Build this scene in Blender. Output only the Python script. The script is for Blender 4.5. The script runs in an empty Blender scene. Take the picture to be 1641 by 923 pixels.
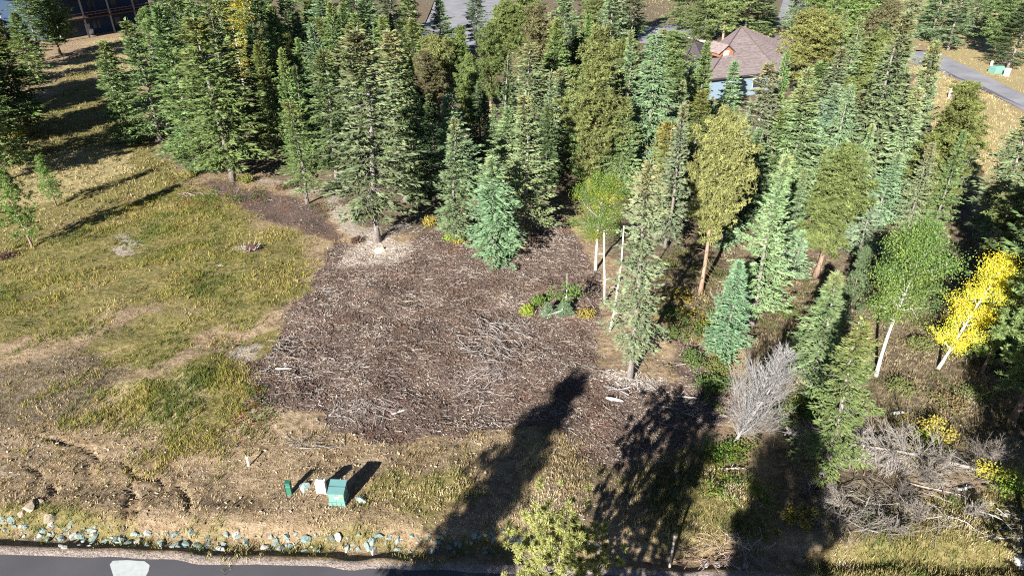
import bpy, math, random
import numpy as np
from mathutils import Vector, Matrix

# ------------------------------------------------------------------ camera, sky, sun, exposure
SC = bpy.context.scene
R = math.radians
CAM_H, PITCH, FOC = 25.0, R(30.0), 1100.0          # metres, downward pitch, focal length in photo pixels (1641 wide)
CX, CY = 820.5, 461.5
cam_d = bpy.data.cameras.new("camera"); cam = bpy.data.objects.new("camera", cam_d)
SC.collection.objects.link(cam); SC.camera = cam
cam.location = (0, 0, CAM_H); cam.rotation_euler = (math.pi / 2 - PITCH, 0, 0)
cam_d.sensor_width = 36.0; cam_d.lens = 36.0 * FOC / 1641.0; cam_d.clip_start = 0.1; cam_d.clip_end = 5000
SUN_AZ, SUN_EL = R(26.0), R(24.0)                   # shadows run 26 degrees right of straight ahead
world = bpy.data.worlds.new("World"); SC.world = world; world.use_nodes = True
wn = world.node_tree; bg = wn.nodes["Background"]
sky = wn.nodes.new("ShaderNodeTexSky"); sky.sky_type = 'NISHITA'; sky.sun_disc = False
sky.sun_elevation = SUN_EL; sky.sun_rotation = math.pi + SUN_AZ; sky.altitude = 3000; sky.air_density = 0.55; sky.dust_density = 0.3
wn.links.new(sky.outputs[0], bg.inputs[0]); bg.inputs[1].default_value = 0.05
sun_d = bpy.data.lights.new("sun", 'SUN'); sun_d.energy = 5.0; sun_d.angle = R(0.5); sun_d.color = (1.0, 0.97, 0.92)
sun = bpy.data.objects.new("sun", sun_d); SC.collection.objects.link(sun)
ray = Vector((math.sin(SUN_AZ) * math.cos(SUN_EL), math.cos(SUN_AZ) * math.cos(SUN_EL), -math.sin(SUN_EL)))
sun.rotation_euler = ray.to_track_quat('-Z', 'Y').to_euler()
vs = SC.view_settings; vs.view_transform = 'Standard'; vs.look = 'None'; vs.gamma = 1.0; vs.exposure = 1.5; vs.use_curve_mapping = False
SC.cycles.use_denoising = False; SC.cycles.filter_width = 1.1; SC.cycles.max_bounces = 5; SC.cycles.diffuse_bounces = 3; SC.cycles.transmission_bounces = 4

# ------------------------------------------------------------------ measuring: photo pixel -> place on the ground
CP, SP = math.cos(PITCH), math.sin(PITCH)
def P(px, py, z=0.0):
    """point of the place at height z that the photograph shows at pixel (px, py)"""
    u, v = (px - CX) / FOC, -(py - CY) / FOC
    d = Vector((u, CP + v * SP, -SP + v * CP))
    t = (CAM_H - z) / -d.z
    return (d.x * t, d.y * t)
def dist_of(py): return P(CX, py)[1]
def px_scale(py, z=0.0):
    y = P(CX, py, z)[1]; return FOC / (y * CP + (CAM_H - z) * SP)
def at_top(xt, yt, yb):
    """base (x, y) and height of an upright thing from the pixel of its top and the row of its foot"""
    D = dist_of(yb); v = -(yt - CY) / FOC
    dz, dy = -SP + v * CP, CP + v * SP
    z = CAM_H + D * dz / dy
    return ((xt - CX) / FOC * (D * CP + (CAM_H - z) * SP), D, z)

# ------------------------------------------------------------------ numpy mesh helpers
RNG = np.random.default_rng(7)
def vnoise(x, y, s=1.0, seed=0):
    x = np.asarray(x, float) / s + 1000.3; y = np.asarray(y, float) / s + 1000.7
    xi, yi = np.floor(x).astype(np.int64), np.floor(y).astype(np.int64)
    fx, fy = x - xi, y - yi; fx = fx * fx * (3 - 2 * fx); fy = fy * fy * (3 - 2 * fy)
    def h(a, b):
        n = (a * 374761393 + b * 668265263 + seed * 1442695041) & 0x7fffffff
        n = ((n ^ (n >> 13)) * 1274126177) & 0x7fffffff
        n = (n ^ (n >> 16)) & 0xffff
        return n / 65535.0
    return (h(xi, yi) * (1 - fx) + h(xi + 1, yi) * fx) * (1 - fy) + (h(xi, yi + 1) * (1 - fx) + h(xi + 1, yi + 1) * fx) * fy
def fbm(x, y, s, seed=0): return vnoise(x, y, s, seed) * .55 + vnoise(x, y, s * .43, seed + 5) * .3 + vnoise(x, y, s * .19, seed + 9) * .15
def smooth(a, b, x):
    t = np.clip((x - a) / (b - a), 0, 1); return t * t * (3 - 2 * t)
def seg_dist(x, y, pts, closed=False):
    d = np.full(np.shape(x), 1e9); n = len(pts)
    for i in range(n if closed else n - 1):
        ax, ay = pts[i]; bx, by = pts[(i + 1) % n]; vx, vy = bx - ax, by - ay
        t = np.clip(((x - ax) * vx + (y - ay) * vy) / (vx * vx + vy * vy + 1e-9), 0, 1)
        d = np.minimum(d, np.hypot(x - ax - t * vx, y - ay - t * vy))
    return d
def inside(x, y, pts):
    c = np.zeros(np.shape(x), bool); n = len(pts)
    for i in range(n):
        ax, ay = pts[i]; bx, by = pts[(i + 1) % n]
        if ay == by: continue
        c ^= ((ay > y) != (by > y)) & (x < (bx - ax) * (y - ay) / (by - ay) + ax)
    return c
def sdist(x, y, pts):
    d = seg_dist(x, y, pts, True); return np.where(inside(x, y, pts), d, -d)
def GP(*pix): return [P(a, b) for a, b in pix]

class MB:
    """collects triangles with one colour per vertex and builds ONE mesh"""
    def __init__(s): s.V, s.T, s.C, s.n = [], [], [], 0
    def add(s, V, T, C=None):
        V = np.asarray(V, float).reshape(-1, 3); T = np.asarray(T, np.int64).reshape(-1, 3)
        if C is None: C = (1, 1, 1)
        C = np.asarray(C, float)
        if C.ndim == 1: C = np.tile(C, (len(V), 1))
        s.V.append(V); s.T.append(T + s.n); s.C.append(C); s.n += len(V)
    def kites(s, P0, D, N, L, W, C, fold=0.0):
        n = len(P0); S = np.cross(D, N); S /= np.linalg.norm(S, axis=1)[:, None] + 1e-9
        L = np.broadcast_to(L, n)[:, None]; W = np.broadcast_to(W, n)[:, None]
        M = P0 + D * L * .45 - N * L * fold
        V = np.stack([P0, M + S * W / 2, P0 + D * L, M - S * W / 2], 1).reshape(-1, 3)
        b = (np.arange(n) * 4)[:, None]
        T = np.concatenate([b + [[0, 1, 2]], b + [[0, 2, 3]]], 1).reshape(-1, 3)
        s.add(V, T, np.repeat(np.broadcast_to(C, (n, 3)), 4, 0))
    def blades(s, P0, D, S, L, W, C):
        n = len(P0); L = np.broadcast_to(L, n)[:, None]; W = np.broadcast_to(W, n)[:, None]
        V = np.stack([P0 - S * W / 2, P0 + S * W / 2, P0 + D * L], 1).reshape(-1, 3)
        s.add(V, np.arange(3 * n).reshape(-1, 3), np.repeat(np.broadcast_to(C, (n, 3)), 3, 0))
    def sticks(s, A, B, ra, rb, C=(1, 1, 1), sides=3, caps=False):
        A = np.asarray(A, float).reshape(-1, 3); B = np.asarray(B, float).reshape(-1, 3); n = len(A)
        ra = np.broadcast_to(ra, n)[:, None]; rb = np.broadcast_to(rb, n)[:, None]
        D = B - A; D /= np.linalg.norm(D, axis=1)[:, None] + 1e-9
        ref = np.where(np.abs(D[:, 2:3]) > .9, [[1., 0, 0]], [[0, 0, 1.]])
        U = np.cross(D, ref); U /= np.linalg.norm(U, axis=1)[:, None] + 1e-9; Wv = np.cross(D, U)
        V = []
        for k in range(sides):
            a = 2 * math.pi * k / sides; o = U * math.cos(a) + Wv * math.sin(a); V.append(A + o * ra)
        for k in range(sides):
            a = 2 * math.pi * k / sides; o = U * math.cos(a) + Wv * math.sin(a); V.append(B + o * rb)
        V = np.stack(V, 1).reshape(-1, 3); t = []
        for k in range(sides):
            j = (k + 1) % sides; t += [[k, j, sides + j], [k, sides + j, sides + k]]
        if caps:
            for k in range(1, sides - 1): t += [[0, k + 1, k], [sides, sides + k, sides + k + 1]]
        t = np.array(t); T = ((np.arange(n) * 2 * sides)[:, None, None] + t[None]).reshape(-1, 3)
        C = np.asarray(C, float); C = np.repeat(C, 2 * sides, 0) if C.ndim == 2 else C
        s.add(V, T, C)
    def tube(s, pts, radii, sides=8, C=(1, 1, 1), cap=True, wob=0.0, rng=None):
        pts = np.asarray(pts, float); n = len(pts)
        tan = np.gradient(pts, axis=0); tan /= np.linalg.norm(tan, axis=1)[:, None] + 1e-9
        V = []
        u = np.cross(tan[0], [0, 0, 1.]) if abs(tan[0][2]) < .9 else np.cross(tan[0], [1., 0, 0])
        for i in range(n):
            u = u - tan[i] * np.dot(u, tan[i]); u /= np.linalg.norm(u) + 1e-9; w = np.cross(tan[i], u)
            for k in range(sides):
                a = 2 * math.pi * k / sides; rr = radii[i] * (1 + (rng.uniform(-wob, wob) if wob else 0))
                V.append(pts[i] + (u * math.cos(a) + w * math.sin(a)) * rr)
        T = []
        for i in range(n - 1):
            for k in range(sides):
                j = (k + 1) % sides; a, b = i * sides, (i + 1) * sides
                T += [[a + k, a + j, b + j], [a + k, b + j, b + k]]
        if cap:
            for k in range(1, sides - 1):
                T += [[0, k + 1, k], [(n - 1) * sides, (n - 1) * sides + k, (n - 1) * sides + k + 1]]
        s.add(V, T, C)
    def box(s, x0, x1, y0, y1, z0, z1, C=(1, 1, 1), top=1.0):
        cx, cy = (x0 + x1) / 2, (y0 + y1) / 2
        V = [(x0, y0, z0), (x1, y0, z0), (x1, y1, z0), (x0, y1, z0)] + [(cx + (x - cx) * top, cy + (y - cy) * top, z1) for x, y in ((x0, y0), (x1, y0), (x1, y1), (x0, y1))]
        s.poly(V, [(0, 3, 2, 1), (4, 5, 6, 7), (0, 1, 5, 4), (1, 2, 6, 5), (2, 3, 7, 6), (3, 0, 4, 7)], C)
    def poly(s, V, F, C=(1, 1, 1)):
        T = []
        for f in F:
            for k in range(1, len(f) - 1): T.append((f[0], f[k], f[k + 1]))
        s.add(V, T, C)
    def prism(s, ring, z0, z1, C=(1, 1, 1)):
        n = len(ring); V = [(x, y, z0) for x, y in ring] + [(x, y, z1) for x, y in ring]
        F = [tuple(range(n - 1, -1, -1)), tuple(range(n, 2 * n))] + [(i, (i + 1) % n, n + (i + 1) % n, n + i) for i in range(n)]
        s.poly(V, F, C)
    def mesh(s, name, mat, sm=False):
        V = np.concatenate(s.V); T = np.concatenate(s.T); C = np.concatenate(s.C)
        me = bpy.data.meshes.new(name); me.vertices.add(len(V)); me.vertices.foreach_set("co", V.astype(np.float32).ravel())
        me.loops.add(len(T) * 3); me.loops.foreach_set("vertex_index", T.astype(np.int32).ravel())
        me.polygons.add(len(T)); me.polygons.foreach_set("loop_start", np.arange(0, 3 * len(T), 3, dtype=np.int32))
        me.polygons.foreach_set("use_smooth", np.full(len(T), sm, bool))
        ca = me.attributes.new("Col", 'FLOAT_COLOR', 'POINT')
        ca.data.foreach_set("color", np.concatenate([C, np.ones((len(C), 1))], 1).astype(np.float32).ravel())
        me.update(calc_edges=True); me.materials.append(mat)
        return me
    def build(s, name, mat, parent=None, sm=False): return link(name, s.mesh(name, mat, sm), parent)
def link(name, data, parent=None):
    o = bpy.data.objects.new(name, data); SC.collection.objects.link(o)
    if parent: o.parent = parent
    return o
def empty(name, loc, rz=0.0):
    o = bpy.data.objects.new(name, None); SC.collection.objects.link(o); o.location = loc; o.rotation_euler = (0, 0, rz)
    o.empty_display_size = .2; return o
def tag(o, label=None, cat=None, group=None, kind=None):
    if label: o["label"] = label
    if cat: o["category"] = cat
    if group: o["group"] = group
    if kind: o["kind"] = kind
    return o

# ------------------------------------------------------------------ materials
def nodes(m):
    m.use_nodes = True; nt = m.node_tree; nt.nodes.clear(); return nt, nt.nodes, nt.links
def N(nt, t, **kw):
    n = nt.nodes.new(t)
    for k, v in kw.items():
        if k.startswith("i_"): n.inputs[k[2:].replace("_", " ")].default_value = v
        else: setattr(n, k, v)
    return n
def mixc(nt, a, b, f, mode='MIX'):
    m = nt.nodes.new("ShaderNodeMix"); m.data_type = 'RGBA'; m.blend_type = mode
    for s, v in ((m.inputs[6], a), (m.inputs[7], b), (m.inputs[0], f)):
        if hasattr(v, "links") or hasattr(v, "is_linked"): nt.links.new(v, s)
        elif isinstance(v, (int, float)): s.default_value = v
        else: s.default_value = (*v, 1)
    return m.outputs[2]
def ramp(nt, fac, *stops):
    r = nt.nodes.new("ShaderNodeValToRGB"); nt.links.new(fac, r.inputs[0]); e = r.color_ramp.elements
    while len(e) < len(stops): e.new(.5)
    for el, (p, c) in zip(e, stops): el.position = p; el.color = (*c, 1) if len(c) == 3 else c
    return r.outputs[0]
def noise(nt, scale, detail=4, coord=None, rough=.55, out=0):
    n = N(nt, "ShaderNodeTexNoise", i_Scale=scale, i_Detail=detail, i_Roughness=rough)
    if coord is not None: nt.links.new(coord, n.inputs["Vector"])
    return n.outputs[out]
def mat_leaf(name, trans=.25):
    m = bpy.data.materials.new(name); nt, ns, L = nodes(m)
    a = N(nt, "ShaderNodeAttribute", attribute_name="Col"); oi = N(nt, "ShaderNodeObjectInfo")
    c = mixc(nt, a.outputs[0], oi.outputs[1], 1.0, 'MULTIPLY')
    d = N(nt, "ShaderNodeBsdfPrincipled", i_Roughness=.62); d.inputs["Specular IOR Level"].default_value = .25
    t = N(nt, "ShaderNodeBsdfTranslucent"); mx = N(nt, "ShaderNodeMixShader"); mx.inputs[0].default_value = trans
    o = N(nt, "ShaderNodeOutputMaterial")
    L.new(c, d.inputs[0]); L.new(c, t.inputs[0]); L.new(d.outputs[0], mx.inputs[1]); L.new(t.outputs[0], mx.inputs[2]); L.new(mx.outputs[0], o.inputs[0])
    return m
def mat_col(name, rough=.85, scale=6.0, amt=.35, spec=.2, bump=.0, metal=0.0, stretch=None):
    """vertex colour times object colour, broken up by noise"""
    m = bpy.data.materials.new(name); nt, ns, L = nodes(m)
    a = N(nt, "ShaderNodeAttribute", attribute_name="Col"); oi = N(nt, "ShaderNodeObjectInfo")
    c = mixc(nt, a.outputs[0], oi.outputs[1], 1.0, 'MULTIPLY')
    tc = N(nt, "ShaderNodeTexCoord"); co = tc.outputs["Object"]
    if stretch:
        mp = N(nt, "ShaderNodeMapping"); mp.inputs["Scale"].default_value = stretch; L.new(co, mp.inputs[0]); co = mp.outputs[0]
    nz = noise(nt, scale, 5, co)
    g = ramp(nt, nz, (.25, (1 - amt,) * 3), (.75, (1 + amt,) * 3))
    c = mixc(nt, c, g, 1.0, 'MULTIPLY')
    b = N(nt, "ShaderNodeBsdfPrincipled", i_Roughness=rough, i_Metallic=metal); b.inputs["Specular IOR Level"].default_value = spec
    L.new(c, b.inputs[0]); o = N(nt, "ShaderNodeOutputMaterial"); L.new(b.outputs[0], o.inputs[0])
    if bump:
        bp = N(nt, "ShaderNodeBump", i_Strength=bump, i_Distance=.05); L.new(nz, bp.inputs["Height"]); L.new(bp.outputs[0], b.inputs["Normal"])
    return m
M = {}
M['leaf'] = mat_leaf("conifer_needles", .25)
M['broad'] = mat_leaf("broad_leaves", .32)
M['grass'] = mat_leaf("grass_blades", .22)
M['bark'] = mat_col("conifer_bark", .9, 9, .45, bump=.5, stretch=(1, 1, .3))
M['aspen_bark'] = mat_col("aspen_bark", .8, 4, .6, bump=.3, stretch=(.6, .6, 2.2))
M['wood'] = mat_col("weathered_wood", .9, 12, .4, bump=.3)
M['chips'] = mat_col("wood_chips", .9, 20, .3)
M['stone'] = mat_col("broken_stone", .85, 5, .3, bump=.6)
M['paint'] = mat_col("painted_metal", .45, 3, .08, spec=.4)
M['plain'] = mat_col("painted_board", .7, 4, .12)
M['siding'] = mat_col("siding", .7, 3, .1, stretch=(.3, .3, 8))
M['glass'] = mat_col("window_glass", .1, 1, .05, spec=.6)

def mat_roof():
    m = bpy.data.materials.new("roof_shingles"); nt, ns, L = nodes(m)
    a = N(nt, "ShaderNodeAttribute", attribute_name="Col"); tc = N(nt, "ShaderNodeTexCoord")
    v = N(nt, "ShaderNodeTexVoronoi", i_Scale=2.2); mp = N(nt, "ShaderNodeMapping"); mp.inputs["Scale"].default_value = (1.2, 1.2, 3.0)
    L.new(tc.outputs["Object"], mp.inputs[0]); L.new(mp.outputs[0], v.inputs["Vector"])
    sep = N(nt, "ShaderNodeSeparateColor"); L.new(v.outputs["Color"], sep.inputs[0])
    g = ramp(nt, sep.outputs[0], (0, (.75,) * 3), (1, (1.2,) * 3)); c = mixc(nt, a.outputs[0], g, 1.0, 'MULTIPLY')
    w = N(nt, "ShaderNodeTexWave", i_Scale=2.2, i_Distortion=.6); w.bands_direction = 'Z'; L.new(tc.outputs["Object"], w.inputs["Vector"])
    c = mixc(nt, c, ramp(nt, w.outputs["Fac"], (0, (.82,) * 3), (.35, (1.05,) * 3)), .7, 'MULTIPLY')
    b = N(nt, "ShaderNodeBsdfPrincipled", i_Roughness=.9); L.new(c, b.inputs[0]); o = N(nt, "ShaderNodeOutputMaterial"); L.new(b.outputs[0], o.inputs[0])
    return m
M['roof'] = mat_roof()
def mat_asphalt(name, base, light):
    m = bpy.data.materials.new(name); nt, ns, L = nodes(m); tc = N(nt, "ShaderNodeTexCoord"); co = tc.outputs["Object"]
    big = noise(nt, .35, 5, co); fine = noise(nt, 45, 3, co)
    c = ramp(nt, big, (.3, base), (.7, light)); c = mixc(nt, c, ramp(nt, fine, (.2, (.75,) * 3), (.8, (1.25,) * 3)), 1.0, 'MULTIPLY')
    b = N(nt, "ShaderNodeBsdfPrincipled", i_Roughness=.85); L.new(c, b.inputs[0]); o = N(nt, "ShaderNodeOutputMaterial"); L.new(b.outputs[0], o.inputs[0])
    bp = N(nt, "ShaderNodeBump", i_Strength=.3, i_Distance=.02); L.new(fine, bp.inputs["Height"]); L.new(bp.outputs[0], b.inputs["Normal"])
    return m
M['asphalt'] = mat_asphalt("asphalt", (.06, .058, .064), (.082, .079, .086))
M['old_asphalt'] = mat_asphalt("sun_bleached_asphalt", (.20, .196, .21), (.30, .295, .31))

def mat_ground():
    m = bpy.data.materials.new("ground_soil"); nt, ns, L = nodes(m)
    tc = N(nt, "ShaderNodeTexCoord"); co = tc.outputs["Object"]
    n1, n2, n3 = noise(nt, .5, 6, co), noise(nt, 3.0, 6, co, .65), noise(nt, 14.0, 5, co, .7)
    z1 = N(nt, "ShaderNodeAttribute", attribute_name="zone"); s1 = N(nt, "ShaderNodeSeparateColor"); L.new(z1.outputs[0], s1.inputs[0])
    z2 = N(nt, "ShaderNodeAttribute", attribute_name="zone2"); s2 = N(nt, "ShaderNodeSeparateColor"); L.new(z2.outputs[0], s2.inputs[0])
    def w(sock):
        a = N(nt, "ShaderNodeMath", operation='MULTIPLY_ADD'); L.new(n2, a.inputs[0]); a.inputs[1].default_value = .9; a.inputs[2].default_value = -.45
        b = N(nt, "ShaderNodeMath", operation='ADD'); L.new(sock, b.inputs[0]); L.new(a.outputs[0], b.inputs[1])
        r = N(nt, "ShaderNodeMapRange", interpolation_type='SMOOTHSTEP'); r.inputs[1].default_value = .3; r.inputs[2].default_value = .7; L.new(b.outputs[0], r.inputs[0])
        return r.outputs[0]
    tan = ramp(nt, n2, (.3, (.20, .14, .085)), (.52, (.35, .265, .175)), (.72, (.50, .41, .29)))
    tan = mixc(nt, tan, ramp(nt, n1, (.35, (.85, .8, .72)), (.65, (1.1, 1.08, 1.05))), 1.0, 'MULTIPLY')
    mulch = ramp(nt, n3, (.3, (.05, .032, .026)), (.5, (.155, .105, .083)), (.7, (.30, .22, .18)))
    mulch = mixc(nt, mulch, ramp(nt, n1, (.38, (.8, .85, .9)), (.55, (1, 1, 1)), (.7, (1.22, 1.0, .88))), 1.0, 'MULTIPLY')
    grass = ramp(nt, n2, (.3, (.11, .10, .03)), (.5, (.21, .18, .065)), (.7, (.34, .27, .13)))
    gold = ramp(nt, n2, (.3, (.26, .20, .09)), (.5, (.40, .32, .16)), (.7, (.52, .43, .25)))
    floor = ramp(nt, n2, (.3, (.085, .062, .04)), (.5, (.18, .14, .092)), (.72, (.33, .27, .185)))
    grav = ramp(nt, n3, (.3, (.22, .17, .14)), (.6, (.42, .35, .30)))
    pale = ramp(nt, n3, (.3, (.28, .21, .16)), (.6, (.52, .44, .36)))
    c = mixc(nt, tan, grass, w(s1.outputs[1])); c = mixc(nt, c, gold, w(s1.outputs[2])); c = mixc(nt, c, floor, w(s2.outputs[0]))
    c = mixc(nt, c, mulch, w(s1.outputs[0])); c = mixc(nt, c, grav, w(s2.outputs[1])); c = mixc(nt, c, pale, w(s2.outputs[2]))
    c = mixc(nt, c, ramp(nt, n3, (.25, (.72,) * 3), (.75, (1.25,) * 3)), .8, 'MULTIPLY')
    b = N(nt, "ShaderNodeBsdfPrincipled", i_Roughness=.95); b.inputs["Specular IOR Level"].default_value = .1
    L.new(c, b.inputs[0]); o = N(nt, "ShaderNodeOutputMaterial"); L.new(b.outputs[0], o.inputs[0])
    bp = N(nt, "ShaderNodeBump", i_Strength=.8, i_Distance=.12); L.new(n3, bp.inputs["Height"])
    bp2 = N(nt, "ShaderNodeBump", i_Strength=.6, i_Distance=.3); L.new(n2, bp2.inputs["Height"]); L.new(bp.outputs[0], bp2.inputs["Normal"]); L.new(bp2.outputs[0], b.inputs["Normal"])
    return m
M['ground'] = mat_ground()

# ------------------------------------------------------------------ the lie of the land
ROAD_EDGE = GP((-500, 862), (-120, 877), (0, 884), (150, 890), (300, 897), (420, 903), (600, 909), (800, 914), (1000, 921), (1300, 930), (1641, 940), (2300, 955))
GULLIES = [GP((193, 742), (206, 752), (215, 766), (208, 782), (212, 792), (204, 820), (203, 846)), GP((214, 764), (236, 768), (256, 771), (268, 788)),
           GP((212, 792), (221, 812), (219, 828)), GP((130, 722), (150, 728), (158, 742)), GP((50, 750), (72, 770)), GP((86, 780), (90, 800)),
           GP((285, 780), (302, 800), (308, 830)), GP((-30, 750), (20, 730)), GP((140, 740), (146, 768)), GP((60, 700), (120, 712), (150, 722))]
def road_d(x, y):
    """metres beyond the road's far edge (negative: on the road)"""
    ex = np.array([p[0] for p in ROAD_EDGE]); ey = np.array([p[1] for p in ROAD_EDGE])
    return np.asarray(y, float) - np.interp(x, ex, ey)
def hgt(x, y):
    x = np.asarray(x, float); y = np.asarray(y, float); d = road_d(x, y)
    edge = d + (vnoise(x, y * 0, 1.3, 3) - .5) * .35
    z = np.interp(edge, [-30, -.3, .05, .32, .55, .95, 1.35, 2.4, 4], [-.06, -.06, .04, .06, -.12, -.24, -.18, .02, 0.0])
    near = smooth(2.0, 4.0, d) * (1 - smooth(60, 80, y))
    z = z + near * ((fbm(x, y, 7.0, 1) - .5) * .9 + (fbm(x, y, 1.3, 2) - .5) * .22)
    bank = smooth(1.0, 2.0, d) * (1 - smooth(3.0, 9.0, d)); z = z + bank * .35
    for k, g in enumerate(GULLIES):
        w = .10 + .08 * vnoise(x, y, .6, 20 + k)
        z = z - np.where(np.abs(x + 17) < 30, 1, 0) * .22 * (1 - smooth(.2 * w, w, seg_dist(x, y, g) + (vnoise(x, y, .35, 40) - .5) * .16))
    return z
def hz(x, y): return float(hgt(np.array([x]), np.array([y]))[0])

# zones of the ground, outlined where the photograph shows them
MULCH = GP((405, 590), (440, 535), (470, 500), (500, 440), (528, 395), (560, 385), (600, 415), (660, 395), (700, 372), (760, 398), (800, 425), (850, 395), (890, 350), (915, 352), (935, 400), (950, 440), (975, 500), (960, 550), (985, 590), (1050, 612), (1110, 610), (1150, 660), (1140, 715), (1060, 735), (960, 738), (900, 705), (800, 700), (720, 700), (640, 690), (560, 690), (520, 665), (440, 660), (395, 640))
MULCH2 = GP((305, 288), (380, 292), (450, 308), (520, 322), (552, 368), (522, 398), (470, 376), (415, 345), (355, 315))
MULCH3 = GP((200, 490), (300, 480), (320, 505), (260, 520), (190, 560), (120, 600), (60, 600), (90, 570), (180, 520))
MULCH4 = GP((1060, 540), (1130, 560), (1170, 600), (1180, 660), (1150, 700), (1100, 640))
PALE = [GP((270, 275), (360, 280), (520, 320), (560, 375), (620, 400), (650, 390), (600, 360), (520, 300), (400, 285)), GP((555, 400), (600, 385), (660, 395), (655, 420), (600, 430), (560, 420)),
        GP((960, 605), (1000, 590), (1060, 608), (1050, 632), (1000, 632)), GP((355, 560), (400, 540), (420, 560), (400, 590), (360, 580)), GP((170, 375), (205, 380), (230, 400), (190, 405)), GP((10, 695), (90, 690), (140, 715), (120, 750), (60, 760), (0, 790), (-60, 780)), GP((215, 740), (300, 735), (330, 780), (290, 800), (230, 790))]
GRASS = [GP((-400, 480), (0, 400), (70, 395), (150, 340), (260, 300), (330, 300), (400, 335), (470, 390), (500, 395), (470, 480), (420, 520), (370, 520), (300, 500), (200, 500), (120, 545), (40, 530), (-300, 560)),
         GP((185, 640), (230, 595), (330, 575), (415, 580), (400, 640), (380, 700), (345, 745), (300, 730), (210, 700), (150, 690), (150, 660)),
         GP((-500, 330), (0, 220), (60, 160), (145, 100), (200, 190), (240, 230), (300, 290), (150, 345), (60, 400), (-400, 480)),
         GP((-200, 812), (60, 825), (240, 850), (500, 858), (800, 862), (1000, 868), (1000, 885), (700, 892), (400, 882), (150, 872), (-200, 860)),
         GP((1030, 770), (1110, 735), (1200, 735), (1240, 860), (1200, 900), (1050, 905)), GP((1340, 850), (1641, 800), (1800, 830), (1800, 960), (1300, 960)),
         GP((1050, 470), (1120, 480), (1170, 560), (1160, 640), (1080, 560)), GP((600, 770), (760, 730), (790, 790), (700, 830), (560, 830))]
GOLD = [GP((90, 105), (170, 60), (290, 55), (300, 80), (220, 90), (190, 130), (150, 120), (110, 125)), GP((1440, 60), (1470, 20), (1500, -40), (1900, -40), (1900, 200), (1641, 150), (1500, 85)),
        GP((1460, 105), (1500, 110), (1641, 185), (1900, 260), (1900, 420), (1641, 380), (1560, 330), (1520, 240), (1470, 170)), GP((1000, 35), (1040, -40), (1160, -40), (1140, 35)), GP((1290, 40), (1300, -40), (1450, -40), (1440, 60)), GP((180, 620), (300, 600), (330, 660), (230, 700), (140, 680)),
        GP((440, 30), (480, 0), (500, 60), (470, 75)), GP((-100, 330), (60, 250), (200, 230), (220, 270), (60, 330)), GP((890, 330), (930, 330), (945, 380), (900, 380)), GP((850, 690), (960, 720), (960, 830), (830, 850))]
FOREST = [GP((300, 285), (420, 280), (540, 330), (640, 380), (860, 390), (930, 350), (1000, 420), (1060, 470), (1100, 540), (1180, 560), (1290, 650), (1330, 780), (1641, 700), (1900, 700), (1900, 400), (1560, 340), (1470, 170), (1440, 60), (1300, -60), (-300, -60), (-300, 20), (170, 20), (260, 120), (240, 230)),
          GP((-100, 600), (100, 560), (200, 600), (130, 680), (40, 690), (-100, 690)), GP((1240, 640), (1330, 700), (1450, 740), (1400, 850), (1240, 860)), GP((880, 700), (1100, 700), (1150, 760), (1000, 850), (860, 840))]
def wz(polys, x, y, soft):
    s = np.zeros(np.shape(x))
    for pl in polys: s = np.maximum(s, smooth(-soft, soft, sdist(x, y, pl)))
    return s
def streak(x, y, s, seed):
    a = R(38); u = x * math.cos(a) + y * math.sin(a); v = -x * math.sin(a) + y * math.cos(a); return fbm(u / 3.2, v, s, seed)
LEFT = GP((-500, 380), (60, 395), (260, 300), (420, 300), (520, 400), (470, 500), (405, 600), (390, 700), (330, 750), (160, 700), (-500, 720))
def zones(x, y):
    jx = x + (fbm(x, y, 3.0, 60) - .5) * 3.4; jy = y + (fbm(x, y, 3.0, 61) - .5) * 3.4
    mu = np.maximum(wz([MULCH], jx, jy, .7), .8 * wz([MULCH2, MULCH4], jx, jy, .9)); mu = np.maximum(mu, .42 * wz([MULCH3], jx, jy, 1.2))
    gr = np.maximum(wz(GRASS, jx, jy, 2.2) * np.clip(.35 + 1.1 * fbm(x, y, 3.5, 62), 0, 1), wz([LEFT], jx, jy, 2.0) * smooth(.44, .62, streak(x, y, 1.8, 91)))
    go = wz(GOLD, jx, jy, 1.2); fo = wz(FOREST, jx, jy, 1.5)
    gv = (1 - smooth(.15, .4, np.abs(road_d(x, y) - .0))) * .9; pa = np.maximum(wz(PALE[:5], jx, jy, .6) * .75, wz(PALE[5:], jx, jy, .8) * .38)
    return mu, gr, go, fo, gv, pa
def lines(a, b, step, grow, lo, hi):
    mid = list(np.arange(a, b, step)); r = [mid[-1]]; s = step
    while r[-1] < hi: s *= grow; r.append(r[-1] + s)
    l = [mid[0]]; s = step
    while l[-1] > lo: s *= grow; l.append(l[-1] - s)
    return np.array(l[:0:-1] + mid + r[1:])
gx = lines(-27, 30, .19, 1.12, -1500, 1500); gy = lines(17.5, 42, .17, 1.06, -300, 2500)
GX, GY = np.meshgrid(gx, gy); vx, vy = GX.ravel(), GY.ravel(); vz = hgt(vx, vy)
nx, ny = len(gx), len(gy); ii = (np.arange(ny - 1)[:, None] * nx + np.arange(nx - 1)[None]).ravel()
gm = MB(); gm.add(np.stack([vx, vy, vz], 1), np.concatenate([np.stack([ii, ii + 1, ii + nx + 1], 1), np.stack([ii, ii + nx + 1, ii + nx], 1)]))
ground = gm.build("ground", M['ground'], sm=True); ground["kind"] = "structure"
zo = zones(vx, vy); on = np.ones(len(vx))
for nm, ch in (("zone", zo[0:3]), ("zone2", zo[3:6])):
    a = ground.data.attributes.new(nm, 'FLOAT_COLOR', 'POINT'); a.data.foreach_set("color", np.stack([*ch, on], 1).astype(np.float32).ravel())

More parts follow.
